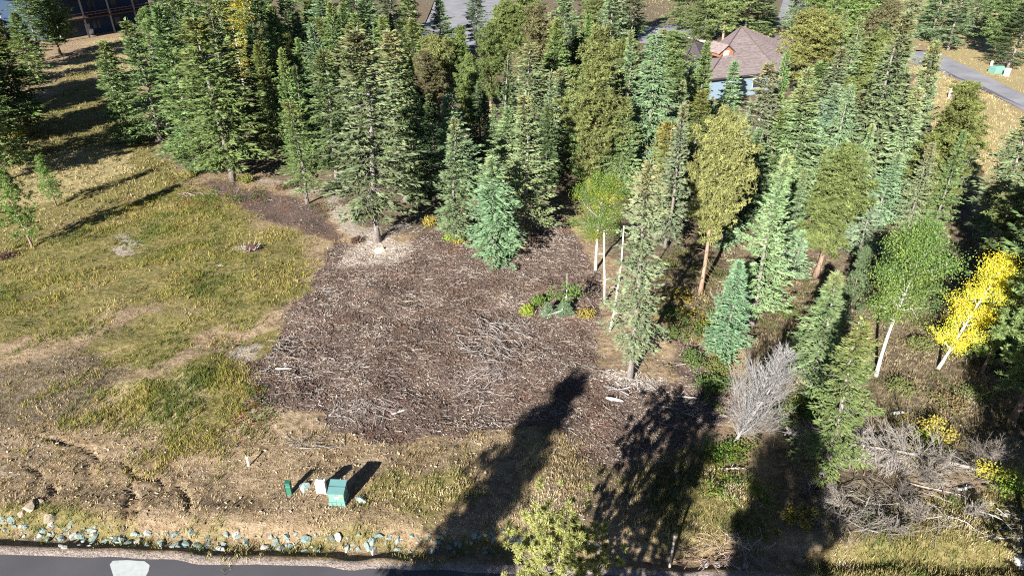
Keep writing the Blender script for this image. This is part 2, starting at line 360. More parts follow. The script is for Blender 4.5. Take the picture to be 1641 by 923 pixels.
# roads
def road_sheet(name, ring, mat, z=.03, th=.06):
    b = MB(); b.prism(ring, z - th, z); o = b.build(name, mat); o["kind"] = "structure"; return o
edge = []
for (ax, ay), (bx, by) in zip(ROAD_EDGE[:-1], ROAD_EDGE[1:]):
    for k in range(8):
        t = k / 8; x = ax + (bx - ax) * t; edge.append((x, ay + (by - ay) * t + (vnoise(x, 0, .8, 77) - .5) * .16))
b = MB(); n = len(edge)
V = [(x, y, 0.0) for x, y in edge] + [(x, y - 6.6, .0) for x, y in edge] + [(x, y, -.12) for x, y in edge]
b.poly(V, [(i, n + i, n + i + 1, i + 1) for i in range(n - 1)] + [(i, i + 1, 2 * n + i + 1, 2 * n + i) for i in range(n - 1)])
road = b.build("road", M['asphalt']); road["kind"] = "structure"
b = MB(); b.prism(GP((176, 904), (181, 898), (205, 897), (232, 899), (240, 905), (238, 915), (232, 926), (226, 936), (186, 936), (181, 920)), .001, .006, (.44, .47, .455))
for hx, hy in ((187, 901), (189, 921)):
    q = P(hx, hy); b.prism([(q[0] + .08 * math.cos(a), q[1] + .06 * math.sin(a)) for a in np.linspace(0, 5.6, 8)], .006, .009, (.42, .43, .42))
patch = b.build("white_patch", M['plain'], road); patch["label"] = "white irregular patch on the dark asphalt"
far_road = road_sheet("side_road", GP((1440, 78), (1468, 83), (1500, 84), (1560, 112), (1641, 153), (1760, 205), (1760, 235), (1641, 178), (1575, 144), (1520, 122), (1470, 103), (1440, 92)), M['old_asphalt'])
b = MB(); q = [(P(a, c), P(a2, c2)) for a, c, a2, c2 in ((1470, 99, 1473, 103), (1520, 119, 1520, 122.5), (1575, 139, 1575, 145), (1641, 172, 1641, 178.5), (1760, 228, 1760, 236))]
V = [(*p[0], .034) for p in q] + [(*p[1], .034) for p in q]; b.poly(V, [(i, i + 1, 6 + i - 1 + 0, 5 + i) for i in range(4)], (.13, .12, .13)); seam = b.build("dark_lane_strip", M['plain'], far_road)
road_sheet("driveway", GP((672, 60), (690, 22), (700, -8), (790, -30), (806, 8), (790, 40), (772, 78), (745, 82), (720, 62)), M['old_asphalt'])
road_sheet("driveway", GP((1010, 66), (1035, 44), (1130, 36), (1170, 36), (1170, 50), (1110, 54), (1090, 62), (1050, 72)), M['old_asphalt'])
road_sheet("driveway", GP((1243, 40), (1252, 10), (1262, -20), (1300, -20), (1290, 15), (1286, 40)), M['old_asphalt'])
road_sheet("kerb", GP((1090, 58), (1094, 55), (1132, 66), (1130, 69)), M['plain'], .14, .2).color = (.6, .57, .52, 1)

# ------------------------------------------------------------------ things nobody could count: chips, twigs, grass
def scatter(polys, n, dens=None, seed=0, jit=1.7, soft=.7):
    rg = np.random.default_rng(seed); out = []
    for pl in polys:
        a = np.array(pl); lo, hi = a.min(0) - 1.5 - soft, a.max(0) + 1.5 + soft; k = int(n * 1.0)
        x, y = rg.uniform(lo[0], hi[0], k), rg.uniform(lo[1], hi[1], k)
        ok = smooth(-soft, soft, sdist(x + (fbm(x, y, 3.0, 60) - .5) * jit * 2, y + (fbm(x, y, 3.0, 61) - .5) * jit * 2, pl)) > rg.uniform(0, 1, k)
        if dens is not None: ok &= rg.uniform(0, 1, k) < dens(x, y)
        out.append(np.stack([x[ok], y[ok]], 1))
    return np.concatenate(out)
def chip_field(name, xy, lmin, lmax, rmin, rmax, pal, wts, label, cat, seed, tilt=.25, mat='chips', lift=.4, orient=None):
    rg = np.random.default_rng(seed); n = len(xy); L = rg.uniform(lmin, lmax, n) * rg.uniform(.5, 1.2, n); r = rg.uniform(rmin, rmax, n)
    az = rg.uniform(0, 6.283, n) if orient is None else orient + 2.2 * (vnoise(xy[:, 0], xy[:, 1], 4.0, 55) - .5) + rg.normal(0, .55, n)
    el = rg.normal(0, tilt, n); z = hgt(xy[:, 0], xy[:, 1]) + r * lift + np.abs(np.sin(el)) * L * .5
    d = np.stack([np.cos(az) * np.cos(el), np.sin(az) * np.cos(el), np.sin(el)], 1) * L[:, None] / 2
    c = np.stack([xy[:, 0], xy[:, 1], z], 1); col = np.array(pal)[np.searchsorted(np.cumsum(wts), np.clip(rg.uniform(0, 1, n) * .6 + .62 * (fbm(xy[:, 0], xy[:, 1], 1.7, seed) - .5) + .2, 0, .999) * .999).clip(0, len(pal) - 1)] * rg.uniform(.7, 1.3, (n, 1))
    b = MB(); b.sticks(c - d, c + d, r, r * .7, col, 3); o = b.build(name, M[mat]); tag(o, label, cat, kind="stuff"); return o
PAL = [(.05, .032, .022), (.135, .085, .058), (.20, .155, .125), (.31, .265, .225), (.51, .47, .41), (.24, .12, .06)]
chip_field("mulch_chips", np.concatenate([scatter([MULCH], 120000, lambda x, y: .35 + .8 * fbm(x, y, 1.6, 5), 1), scatter([MULCH2, MULCH4], 4500, None, 2), scatter([MULCH3], 1200, lambda x, y: fbm(x, y, 1.2, 6), 3)]),
           .06, .24, .011, .026, PAL, [.21, .21, .23, .2, .08, .07], "brown and grey shredded wood mulch covering the cleared ground", "mulch", 11)
chip_field("twig_litter", np.concatenate([scatter([MULCH], 15000, lambda x, y: smooth(.34, .66, fbm(x, y, 1.5, 8)) * .9, 21), scatter([MULCH4, MULCH2], 260, None, 22), scatter(PALE[:3], 260, None, 23), scatter(FOREST[:1], 3500, lambda x, y: np.where(y < 60, .7, .05), 24)]),
           .2, .75, .009, .021, [(.15, .112, .09), (.27, .232, .195), (.42, .38, .335)], [.35, .4, .25], "grey broken twigs strewn over the brown mulch", "twigs", 12, .12, orient=R(150))
chip_field("pale_wood_splinters", np.concatenate([scatter([PALE[1]], 1500, None, 31, .5), scatter([PALE[2]], 1800, None, 32, .5), scatter([PALE[0]], 900, None, 33)]), .1, .35, .01, .02, [(.5, .45, .41), (.62, .58, .54), (.36, .3, .27)], [.4, .3, .3],
           "pale grey wood splinters and sawdust around the spruce feet", "splinters", 13, .2)
chip_field("soil_clods", np.concatenate([scatter([GP((-150, 700), (300, 690), (560, 690), (900, 720), (1000, 850), (400, 850), (-150, 820))], 9000, lambda x, y: .5 * fbm(x, y, 2, 9) + .1, 41)]), .05, .16, .02, .05, [(.30, .22, .14), (.46, .37, .26), (.2, .14, .09), (.55, .48, .4)], [.35, .3, .2, .15],
           "small clods and stones on the dry tan soil", "clods", 14, .1, 'stone')

def grass(name, xy, hmin, hmax, w, pal, wts, blades, spread, label, cat, seed, patch=3.0):
    rg = np.random.default_rng(seed); n = len(xy); hs = rg.uniform(hmin, hmax, n) * (.55 + .9 * vnoise(xy[:, 0], xy[:, 1], 1.6, seed))
    z = hgt(xy[:, 0], xy[:, 1]) - .01
    idx = np.clip((vnoise(xy[:, 0], xy[:, 1], patch, seed + 1) * .75 + rg.uniform(0, .5, n) - .12), 0, .999)
    cum = np.cumsum(wts); ci = np.searchsorted(cum, idx * cum[-1]); ci = np.clip(ci, 0, len(pal) - 1)
    col = np.array(pal)[ci] * rg.uniform(.75, 1.25, (n, 1))
    k = blades; P0 = np.repeat(np.stack([xy[:, 0], xy[:, 1], z], 1), k, 0); m = n * k
    P0[:, :2] += rg.normal(0, spread * .4, (m, 2)); lean = rg.normal(0, .38, (m, 2)); D = np.stack([lean[:, 0], lean[:, 1] + .1, np.ones(m)], 1); D /= np.linalg.norm(D, axis=1)[:, None]
    az = rg.uniform(0, 6.283, m); S = np.stack([np.cos(az), np.sin(az), np.zeros(m)], 1)
    b = MB(); b.blades(P0, D, S, np.repeat(hs, k) * rg.uniform(.6, 1.15, m), w * rg.uniform(.7, 1.3, m), np.repeat(col, k, 0) * rg.uniform(.8, 1.2, (m, 1)))
    o = b.build(name, M['grass']); tag(o, label, cat, kind="stuff"); return o
G_OL = [(.085, .12, .026), (.175, .19, .036), (.29, .25, .06), (.38, .30, .11), (.47, .39, .2)]
notm = lambda x, y: 1 - np.maximum(wz([MULCH], x, y, .5), .7 * wz([MULCH2, MULCH3], x, y, .6))
grass("meadow_grass", np.concatenate([scatter([GRASS[0]], 40000, lambda x, y: smooth(.36, .62, .5 * fbm(x, y, 2.6, 62) + .5 * streak(x, y, 1.8, 93)) * .9 * notm(x, y), 51, 2.5, 2.5), scatter([LEFT], 60000, lambda x, y: smooth(.46, .62, streak(x, y, 1.5, 91)) * notm(x, y) * .7, 92, 2.5, 2.0), scatter([GRASS[1]], 13000, lambda x, y: smooth(.22, .6, fbm(x, y, 2, 62)), 52, 2.5, 2.0)]),
      .10, .32, .038, G_OL, [.22, .26, .24, .18, .1], 7, .22, "olive and golden meadow grass on the left of the cleared ground", "grass", 15)
grass("lawn_grass", np.concatenate([scatter([GRASS[2]], 16000, lambda x, y: .7 * np.where(y < 85, 1, .6), 53), scatter([GOLD[0]], 2200, None, 54)]), .15, .4, .09, [(.13, .135, .04), (.27, .23, .09), (.42, .35, .17)], [.3, .4, .3], 6, .3, "golden green grass of the sloping lawn below the blue house", "grass", 16)
grass("dry_straw", np.concatenate([scatter([GP((-200, 690), (150, 640), (400, 690), (560, 690), (830, 700), (980, 735), (1130, 735), (1050, 900), (400, 860), (-200, 820))], 22000, lambda x, y: .15 + .75 * fbm(x, y, 1.8, 63), 55), scatter([FOREST[1]], 2500, None, 56), scatter([GOLD[9]], 4000, None, 57)]),
      .06, .18, .035, [(.2, .17, .06), (.36, .27, .13), (.48, .38, .22), (.56, .46, .3)], [.2, .3, .3, .2], 6, .2, "short dry straw on the tan ground above the ditch", "grass", 17, 2.0)
grass("ditch_grass", np.concatenate([scatter([GRASS[3]], 9000, lambda x, y: .15 + .8 * fbm(x, y, 1.2, 64), 58), scatter([GRASS[7]], 2000, lambda x, y: fbm(x, y, 1.2, 65), 59)]), .12, .36, .04, [(.09, .13, .03), (.2, .2, .06), (.4, .32, .15), (.5, .42, .24)], [.25, .3, .25, .2], 7, .2, "tufts of green and straw grass along the roadside ditch", "grass", 18, 1.5)
grass("field_grass", np.concatenate([scatter([GOLD[1]], 9000, None, 71), scatter([GOLD[2]], 8000, None, 72), scatter([GOLD[3]], 2500, None, 73)]), .12, .35, .08, [(.28, .24, .10), (.42, .34, .16), (.52, .44, .24)], [.25, .45, .3], 5, .4, "golden field grass beside the far side road", "grass", 19)
grass("woodland_grass", np.concatenate([scatter([GP((1040, 470), (1180, 440), (1400, 470), (1641, 500), (1800, 560), (1800, 700), (1460, 740), (1330, 760), (1250, 620), (1150, 560), (1090, 560))], 22000, lambda x, y: .2 + .8 * fbm(x, y, 1.8, 66), 74), scatter([GP((1060, 380), (1180, 350), (1300, 340), (1500, 340), (1641, 400), (1641, 500), (1200, 470))], 7000, lambda x, y: fbm(x, y, 2, 67), 75)]),
      .1, .32, .055, [(.10, .11, .04), (.18, .14, .075), (.27, .21, .12), (.38, .32, .21)], [.2, .3, .3, .2], 6, .22, "brown and olive grass on the floor of the open woods", "grass", 20, 2.0)
grass("roadside_grass", np.concatenate([scatter([GRASS[4]], 9000, lambda x, y: .2 + .7 * fbm(x, y, 1.5, 68), 76), scatter([GRASS[5]], 15000, lambda x, y: .3 + .7 * fbm(x, y, 1.5, 69), 77)]), .1, .34, .04, [(.09, .13, .03), (.19, .18, .06), (.34, .27, .12), (.46, .4, .26)], [.25, .3, .25, .2], 7, .2, "olive and straw grass under the fallen grey tree", "grass", 25, 1.5)
def undergrowth(name, polys, n, seed, pal, label, dens=.5, leaf=.1):
    xy = scatter(polys, n, lambda x, y: smooth(.42, .62, fbm(x, y, 1.6, seed)) * dens * 2, seed); rg = np.random.default_rng(seed); k = 14; m = len(xy) * k
    h = rg.uniform(.15, .5, len(xy)); P0 = np.repeat(np.stack([xy[:, 0], xy[:, 1], hgt(xy[:, 0], xy[:, 1])], 1), k, 0)
    P0 += np.stack([rg.normal(0, .16, m), rg.normal(0, .16, m), rg.uniform(.1, 1, m) * np.repeat(h, k)], 1)
    D = rg.normal(0, 1, (m, 3)); D[:, 2] = np.abs(D[:, 2]) * .4; D /= np.linalg.norm(D, axis=1)[:, None]; Nn = rg.normal(0, .5, (m, 3)) + [0, 0, 1]; Nn /= np.linalg.norm(Nn, axis=1)[:, None]
    col = np.repeat(np.array(pal)[rg.integers(0, len(pal), len(xy))], k, 0) * rg.uniform(.7, 1.3, (m, 1))
    b = MB(); b.kites(P0, D, Nn, leaf * rg.uniform(.8, 1.8, m), leaf * .8, col); o = b.build(name, M['broad']); tag(o, label, "undergrowth", kind="stuff")
GRN = [(.07, .15, .025), (.12, .2, .03), (.2, .22, .04)]
undergrowth("green_undergrowth", [GP((1080, 490), (1150, 500), (1170, 620), (1150, 650), (1090, 590)), GP((1110, 720), (1220, 710), (1230, 830), (1150, 830)), GP((1240, 640), (1320, 640), (1330, 720), (1250, 720))], 1700, 81, GRN, "bright green low plants between the mulch and the bare grey tree")
undergrowth("yellow_undergrowth", [GP((1450, 680), (1641, 660), (1641, 800), (1500, 760)), GP((1040, 440), (1130, 470), (1140, 530), (1070, 510)), GP((1260, 800), (1300, 780), (1300, 860), (1230, 860))], 900, 82, [(.45, .32, .03), (.3, .25, .04), (.15, .18, .03)], "yellow and olive low plants on the woodland floor", .4)
undergrowth("woodland_plants", [GP((1170, 430), (1300, 440), (1500, 470), (1660, 540), (1660, 650), (1450, 730), (1330, 650), (1240, 560)), GP((1040, 420), (1130, 400), (1180, 460), (1100, 480))], 2600, 84, [(.10, .145, .04), (.15, .17, .05), (.2, .17, .06)], "muted green low plants scattered under the open woods", .4, .08)
undergrowth("meadow_weeds", [GRASS[0], GP((360, 560), (420, 540), (440, 680), (400, 700)), GP((500, 330), (545, 330), (540, 350), (500, 350)), GP((250, 290), (420, 290), (420, 330), (300, 330))], 1300, 83, [(.06, .12, .025), (.1, .15, .03), (.2, .07, .03)], "dark green weeds among the meadow grass", .35, .09)

# ------------------------------------------------------------------ trees
def trunk_mesh(h, r0, seed, top=1.0, dead=0, dead_to=.4, dlen=1.0, sides=8, bend=.0, C=(1, 1, 1)):
    rg = np.random.default_rng(seed); b = MB(); n = 12; t = np.linspace(0, 1, n)
    bx, by = rg.normal(0, bend, 2); pts = np.stack([bx * t ** 2 * h + .012 * h * np.sin(t * 5 + seed), by * t ** 2 * h + .008 * h * np.sin(t * 4 + 1), t * h * top - .25 * (t == 0)], 1); pts -= [pts[0, 0], pts[0, 1], 0]
    rad = r0 * (1 - t * .93) ** .85; rad[0] *= 1.45; b.tube(pts, rad, sides, C, True, .08, rg)
    if dead:
        z = rg.uniform(.06, dead_to, dead) * h; az = rg.uniform(0, 6.283, dead); L = rg.uniform(.35, 1, dead) * dlen
        A = np.stack([np.interp(z, pts[:, 2], pts[:, 0]), np.interp(z, pts[:, 2], pts[:, 1]), z], 1)
        d = np.stack([np.cos(az), np.sin(az), rg.uniform(-.5, .1, dead)], 1); Bm = A + d * L[:, None] * .6; Be = Bm + (d + rg.normal(0, .3, (dead, 3)) + [0, 0, -.1]) * L[:, None] * .4
        c = np.array(C) * 1.0; b.sticks(A, Bm, .022, .014, c); b.sticks(Bm, Be, .014, .005, c)
        k = rg.integers(0, dead, dead); q = A[k] + d[k] * L[k][:, None] * rg.uniform(.3, .6, dead)[:, None]
        b.sticks(q, q + (d[k] + rg.normal(0, .6, (dead, 3))) * L[k][:, None] * .35, .01, .004, c)
    return b
def spruce(h, r, cb, seed, ragged=0.0, step=.40, nb=10, sprig=1.0, droop=0.0, hang=0.0, power=.95, cones=0.0):
    """whorls of boughs, each feathered with sprigs of needles"""
    rg = np.random.default_rng(seed); zb = cb * h; zs = []; z = zb
    while z < h * .985: zs.append(z); z += step * rg.uniform(.75, 1.25) * (1 - .45 * (z - zb) / (h - zb))
    Z = np.repeat(zs, nb) + rg.normal(0, .07, len(zs) * nb); az = rg.uniform(0, 6.283, len(Z)); t = np.clip((Z - zb) / (h - zb), 0, 1)
    lob = 1 + .24 * np.sin(az * 2 + seed) + .22 * np.sin(az * 3 + Z * 1.3 + seed * 2)
    prof = (1 - t) ** power * np.clip(.62 + t * 3.2, 0, 1)
    L = r * (prof * .96 + .05) * lob * rg.uniform(.52, 1.25, len(Z)) * (1 - ragged * rg.uniform(0, .75, len(Z)))
    keep = rg.uniform(0, 1, len(Z)) > ragged * .45 * (1 - .4 * t) ; Z, az, t, L = Z[keep], az[keep], t[keep], L[keep]
    e = np.radians(-24 - droop + 58 * t ** 1.1) + rg.normal(0, .1, len(Z))
    cnt = (L / .060 * (1 - .2 * ragged)).astype(int) + 6; I = np.repeat(np.arange(len(Z)), cnt); n = len(I)
    s = rg.uniform(.05, 1, n) ** .75; dh = np.stack([np.cos(az[I]), np.sin(az[I]), np.zeros(n)], 1); Li, ei = L[I], e[I]
    P0 = dh * (Li * s * np.cos(ei))[:, None]; P0[:, 2] = Z[I] + Li * (s * np.sin(ei) + (.16 - hang * .3) * s * s)
    side = rg.choice([-1, 1], n); ang = side * np.radians(rg.uniform(25, 68, n)) * (1 - .6 * (s > .93)); lat = np.stack([-dh[:, 1], dh[:, 0], np.zeros(n)], 1)
    off = Li * .34 * (1 - s * .75) * rg.uniform(0, 1, n) ** 1.0; D = dh * np.cos(ang)[:, None] + lat * np.sin(ang)[:, None]
    P0 = P0 + D * off[:, None]; P0[:, 2] -= off * (.12 + hang * .8)
    D[:, 2] = np.sin(ei) * .5 + .05 + rg.normal(0, .22, n) - hang * rg.uniform(0, 1.2, n); D /= np.linalg.norm(D, axis=1)[:, None]
    Nn = rg.normal(0, .75, (n, 3)) + [0, 0, .7] + dh * .5; Nn -= D * (Nn * D).sum(1)[:, None]; Nn /= np.linalg.norm(Nn, axis=1)[:, None]
    l = sprig * rg.uniform(.2, .4, n); w = sprig * rg.uniform(.07, .12, n)
    tone = rg.uniform(.65, 1.3, n) * np.repeat(rg.uniform(.75, 1.22, len(Z)), cnt); C = tone[:, None] * np.array([1.0, 1.0, 1.0]) * (1 + rg.normal(0, .06, (n, 3)))
    if cones: q = smooth(1 - cones, 1.0, P0[:, 2] / h)[:, None] * np.repeat(rg.uniform(.3, 1, len(Z)), cnt)[:, None]; C = C * (1 + q * (np.array([1.3, .96, .82]) - 1))
    b = MB(); b.kites(P0, D, Nn, l, w, C, .04); S = np.cross(D, Nn); b.kites(P0, D, S, l * .95, w * .8, C * .97)
    # the leader
    m = 26; zz = rg.uniform(.955, 1.0, m) * h; a2 = rg.uniform(0, 6.283, m); D2 = np.stack([np.cos(a2) * .45, np.sin(a2) * .45, np.ones(m)], 1); D2 /= np.linalg.norm(D2, axis=1)[:, None]
    N2 = np.stack([-np.sin(a2), np.cos(a2), 0 * a2], 1); b.kites(np.stack([0 * zz, 0 * zz, zz], 1), D2, N2, .22 * sprig, .08 * sprig, (1, 1, 1))
    return b
def pine(h, r, cb, seed, nbr=110, col=0.0, puff=.34, need=20, dome=.55, cone=False):
    """boughs that end in tufts of long needles"""
    rg = np.random.default_rng(seed); t = rg.uniform(0, 1, nbr) ** .85; Z = h * (cb + (1 - cb) * t * .97); az = np.arange(nbr) * 2.4 + rg.uniform(0, 1, nbr)
    prof = np.where(t < dome, .55 + .45 * np.sin(np.clip(t / dome, 0, 1) * math.pi / 2), np.cos((t - dome) / (1 - dome) * math.pi / 2 * .93) ** .7)
    if cone: prof = (1 - t) ** .75 * np.clip(.5 + 4 * t, 0, 1) + .06
    L = r * prof * rg.uniform(.42, 1.25, nbr) * (1 + .2 * np.sin(az * 2 + seed) + .15 * np.sin(az + t * 9)); e = np.radians(rg.uniform(-8, 18, nbr) + 35 * t)
    b = MB(); cen, cc = [], []
    for i in range(nbr):
        d = np.array([math.cos(az[i]) * math.cos(e[i]), math.sin(az[i]) * math.cos(e[i]), math.sin(e[i])]); k = max(5, int(L[i] / .14))
        s = rg.uniform(.12, 1, k) ** .65; sp = .30 * L[i] * (1.1 - s)[:, None] + .12
        p = d * (L[i] * s)[:, None] + rg.normal(0, 1, (k, 3)) * sp * [.8, .8, .5]; p[:, 2] += Z[i] + .12 * L[i] * s ** 2; cen.append(p); cc.append(np.full(k, rg.uniform(.78, 1.2)))
    cen = np.concatenate(cen); cc = np.concatenate(cc); n = len(cen); m = n * need
    D = rg.normal(0, 1, (m, 3)); D[:, 2] = D[:, 2] * .75 + .45; D /= np.linalg.norm(D, axis=1)[:, None]; Nn = np.cross(D, rg.normal(0, 1, (m, 3))); Nn /= np.linalg.norm(Nn, axis=1)[:, None]
    l = puff * rg.uniform(.6, 1.1, m); tone = np.repeat(cc * rg.uniform(.8, 1.22, n), need) * rg.uniform(.85, 1.15, m)
    b.kites(np.repeat(cen, need, 0), D, Nn, l, .06 * puff / .34, tone[:, None] * np.ones(3)); return b
def limbs(b, h, r, cb, seed, n=26, r0=.05, C=(1, 1, 1), up=35, var=(.5, 1.3)):
    rg = np.random.default_rng(seed + 100); ends = []
    for i in range(n):
        t = (i + rg.uniform(0, 1)) / n; z = h * (cb + (.96 - cb) * t); a = i * 2.4 + rg.uniform(-.4, .4); L = r * (math.sin(math.pi * min(1, .10 + .88 * t) ** .9) * .85 + .18) * rg.uniform(*var)
        e = R(up + rg.uniform(-15, 15)); d = np.array([math.cos(a) * math.cos(e), math.sin(a) * math.cos(e), math.sin(e)]); p0 = np.array([0, 0, z]); p1 = p0 + d * L * .5 + rg.normal(0, .06, 3); p2 = p1 + (d + rg.normal(0, .25, 3)) * L * .5
        rr = r0 * (1 - .7 * t); b.sticks([p0, p1], [p1, p2], [rr, rr * .6], [rr * .6, rr * .2], C, 4); ends += [p1, p2, (p1 + p2) / 2]
        for k in range(3):
            q = p0 + (p2 - p0) * rg.uniform(.35, .9); q2 = q + (d + rg.normal(0, .7, 3)) * L * .3; b.sticks([q], [q2], rr * .4, rr * .12, C, 3); ends.append(q2)
    return ends
def leaves(ends, seed, per, sig, size, pal=((1, 1, 1),), flat=.6):
    rg = np.random.default_rng(seed); E = np.array(ends); n = len(E); m = n * per; P0 = np.repeat(E, per, 0) + rg.normal(0, 1, (m, 3)) * np.repeat(rg.uniform(.6, 1.3, n) * sig, per)[:, None] * [1, 1, .75]
    D = rg.normal(0, 1, (m, 3)); D[:, 2] -= .3; D /= np.linalg.norm(D, axis=1)[:, None]; Nn = rg.normal(0, flat, (m, 3)) + [-.3, -.7, .7]; Nn -= D * (Nn * D).sum(1)[:, None]; Nn /= np.linalg.norm(Nn, axis=1)[:, None]
    C = np.repeat(np.array(pal)[rg.integers(0, len(pal), n)] * rg.uniform(.82, 1.18, (n, 1)), per, 0) * rg.uniform(.8, 1.2, (m, 1))
    b = MB(); b.kites(P0, D, Nn, size * rg.uniform(.7, 1.3, m), size * .85, C, .06); return b

# one of each kind: (trunk mesh, crown mesh, height, crown radius)
KIND = {}
BARK = (.21, .185, .165); PBARK = (.28, .195, .14); WHITE = (.52, .49, .44)
def add_kind(k, tr, cr, h, r, tm='bark', cm='leaf'): KIND.setdefault(k, []).append((tr.mesh(k + "_trunk", M[tm], True), cr.mesh(k + "_crown", M[cm]), h, r))
for i in range(6):
    add_kind('S', trunk_mesh(13, .17, 10 + i, 1, 26 + 10 * (i % 3), .22, 1.3, C=BARK, bend=.006), spruce(13, 2.2, (.05, .08, .12)[i % 3], 20 + i, (0, .14, .3)[i % 3], (.40, .36, .46)[i % 3], 10, 1.0, (0, 5, -4)[i % 3], (0, .1, .05)[i % 3], (.95, .82, 1.05)[i % 3], (0, .3, .22)[i % 3]), 13, 2.2)
for i in range(4):
    add_kind('F', trunk_mesh(15, .21, 30 + i, 1, 95, .8, 1.5, C=(.23, .205, .185), bend=.006), spruce(15, 2.3, .13 + .03 * (i % 2), 40 + i, .45 + .1 * (i % 2), .42, 10, 1.05, 6, .12, .62, .3), 15, 2.3)
for i in range(2):
    add_kind('D', trunk_mesh(15, .21, 50 + i, 1, 60, .35, 1.4, C=(.23, .205, .185)), spruce(15, 2.4, .08, 60 + i, .2, .48, 10, 1.1, 14, .55, .75), 15, 2.4)
for i in range(2):
    add_kind('s', trunk_mesh(5, .07, 70 + i, 1, 8, .2, .6, C=BARK), spruce(5, 1.05, .05, 80 + i, .1, .26, 8, .72), 5, 1.05)
for i in range(3):
    add_kind('P', trunk_mesh(13, .2, 90 + i, .96, 46, .6, 1.3, C=PBARK, bend=.01), pine(13, 2.3, (.34, .22, .30)[i], 100 + i, 165, dome=.45), 13, 2.3)
for i in range(2):
    add_kind('C', trunk_mesh(14, .19, 110 + i, .97, 30, .3, .9, C=PBARK), pine(14, 2.0, .16, 120 + i, 215, dome=.25), 14, 2.0)
for i in range(2):
    add_kind('p', trunk_mesh(5, .07, 130 + i, .95, 8, .3, .5, C=(.3, .22, .17)), pine(5, 1.2, .14, 140 + i, 95, puff=.17, need=26, cone=True), 5, 1.2)
def aspen_kind(k, h, r, cb, seed, n, per, sig, size, pal, r0=.13, C=WHITE):
    tb = trunk_mesh(h, r0, seed, .97, 0, C=C, bend=.008); e = limbs(tb, h, r, cb, seed, n, r0 * .4, C); add_kind(k, tb, leaves(e, seed, per, sig, size, pal), h, r, 'aspen_bark', 'broad')
aspen_kind('A', 10, 2.4, .36, 150, 30, 150, .38, .085, ((1, 1, 1), (1.5, 1.15, .6), (.7, .85, 1), (.6, .75, .8)))
aspen_kind('A', 10, 2.0, .38, 151, 34, 130, .38, .105, ((1, 1, 1), (1.1, 1.02, .9), (.75, .85, .9), (.6, .72, .8)))
aspen_kind('Y', 8, 1.5, .16, 152, 34, 80, .27, .075, ((1, 1, 1), (1.05, .95, .8), (.7, .85, 1.2), (.85, .78, .8)), .11)
def pine_top():     # the open-crowned young pine at the road, its tufts seen close
    tb = trunk_mesh(8, .13, 160, .98, 0, C=(.34, .27, .22)); e = limbs(tb, 8, 2.5, .3, 160, 46, .04, (.36, .33, .30), 30, (.75, 1.08)); rg = np.random.default_rng(5); E = np.array(e); E = np.concatenate([E, E[rg.integers(0, len(E), 200)] + rg.normal(0, .3, (200, 3))])
    need = 120; m = len(E) * need; D = rg.normal(0, 1, (m, 3)); D[:, 2] = D[:, 2] * .8 + .35; D /= np.linalg.norm(D, axis=1)[:, None]; Nn = np.cross(D, rg.normal(0, 1, (m, 3))); Nn /= np.linalg.norm(Nn, axis=1)[:, None]
    b = MB(); b.kites(np.repeat(E, need, 0), D, Nn, .22 * rg.uniform(.6, 1.15, m), .026, np.repeat(rg.uniform(.7, 1.25, len(E)), need)[:, None] * np.array([1, 1, 1]) * rg.uniform(.8, 1.2, (m, 1)))
    add_kind('T', tb, b, 8, 2.5)
pine_top()

TINT = {'b': (0.230, 0.310, 0.150), 'B': (0.240, 0.335, 0.195), 'g': (0.190, 0.265, 0.092), 'd': (0.115, 0.170, 0.072), 'G': (0.190, 0.270, 0.075), 'l': (0.255, 0.340, 0.170), 'f': (0.235, 0.285, 0.145), 'o': (0.165, 0.195, 0.062),
        'y': (0.215, 0.225, 0.075), 'a': (.20, .30, .07), 'A': (0.190, 0.270, 0.050), 'Y': (.72, .64, .05), 'k': (0.168, 0.168, 0.078), 'm': (0.225, 0.225, 0.080), 'e': (0.190, 0.250, 0.092), 'h': (.50, .50, .07)}
TNAME = {'b': 'blue-green', 'B': 'silvery blue', 'g': 'green', 'd': 'dark green', 'G': 'bright green', 'l': 'pale green', 'f': 'grey-green', 'o': 'olive', 'y': 'yellowish olive', 'a': 'lime green', 'A': 'fresh green', 'Y': 'yellow', 'k': 'drab olive', 'm': 'golden', 'e': 'olive green', 'h': 'yellow-green'}
KNAME = {'S': ('spruce_tree', 'dense spruce'), 'F': ('spruce_tree', 'ragged tall spruce'), 'D': ('spruce_tree', 'drooping spruce'), 's': ('spruce_tree', 'small spruce'), 'P': ('pine_tree', 'round-topped pine'), 'C': ('pine_tree', 'full narrow pine'), 'p': ('pine_tree', 'young pine'), 'A': ('aspen_tree', 'leafy aspen'), 'Y': ('aspen_tree', 'aspen'), 'T': ('pine_tree', 'open-crowned pine')}
TREES = []
_cnt = {}
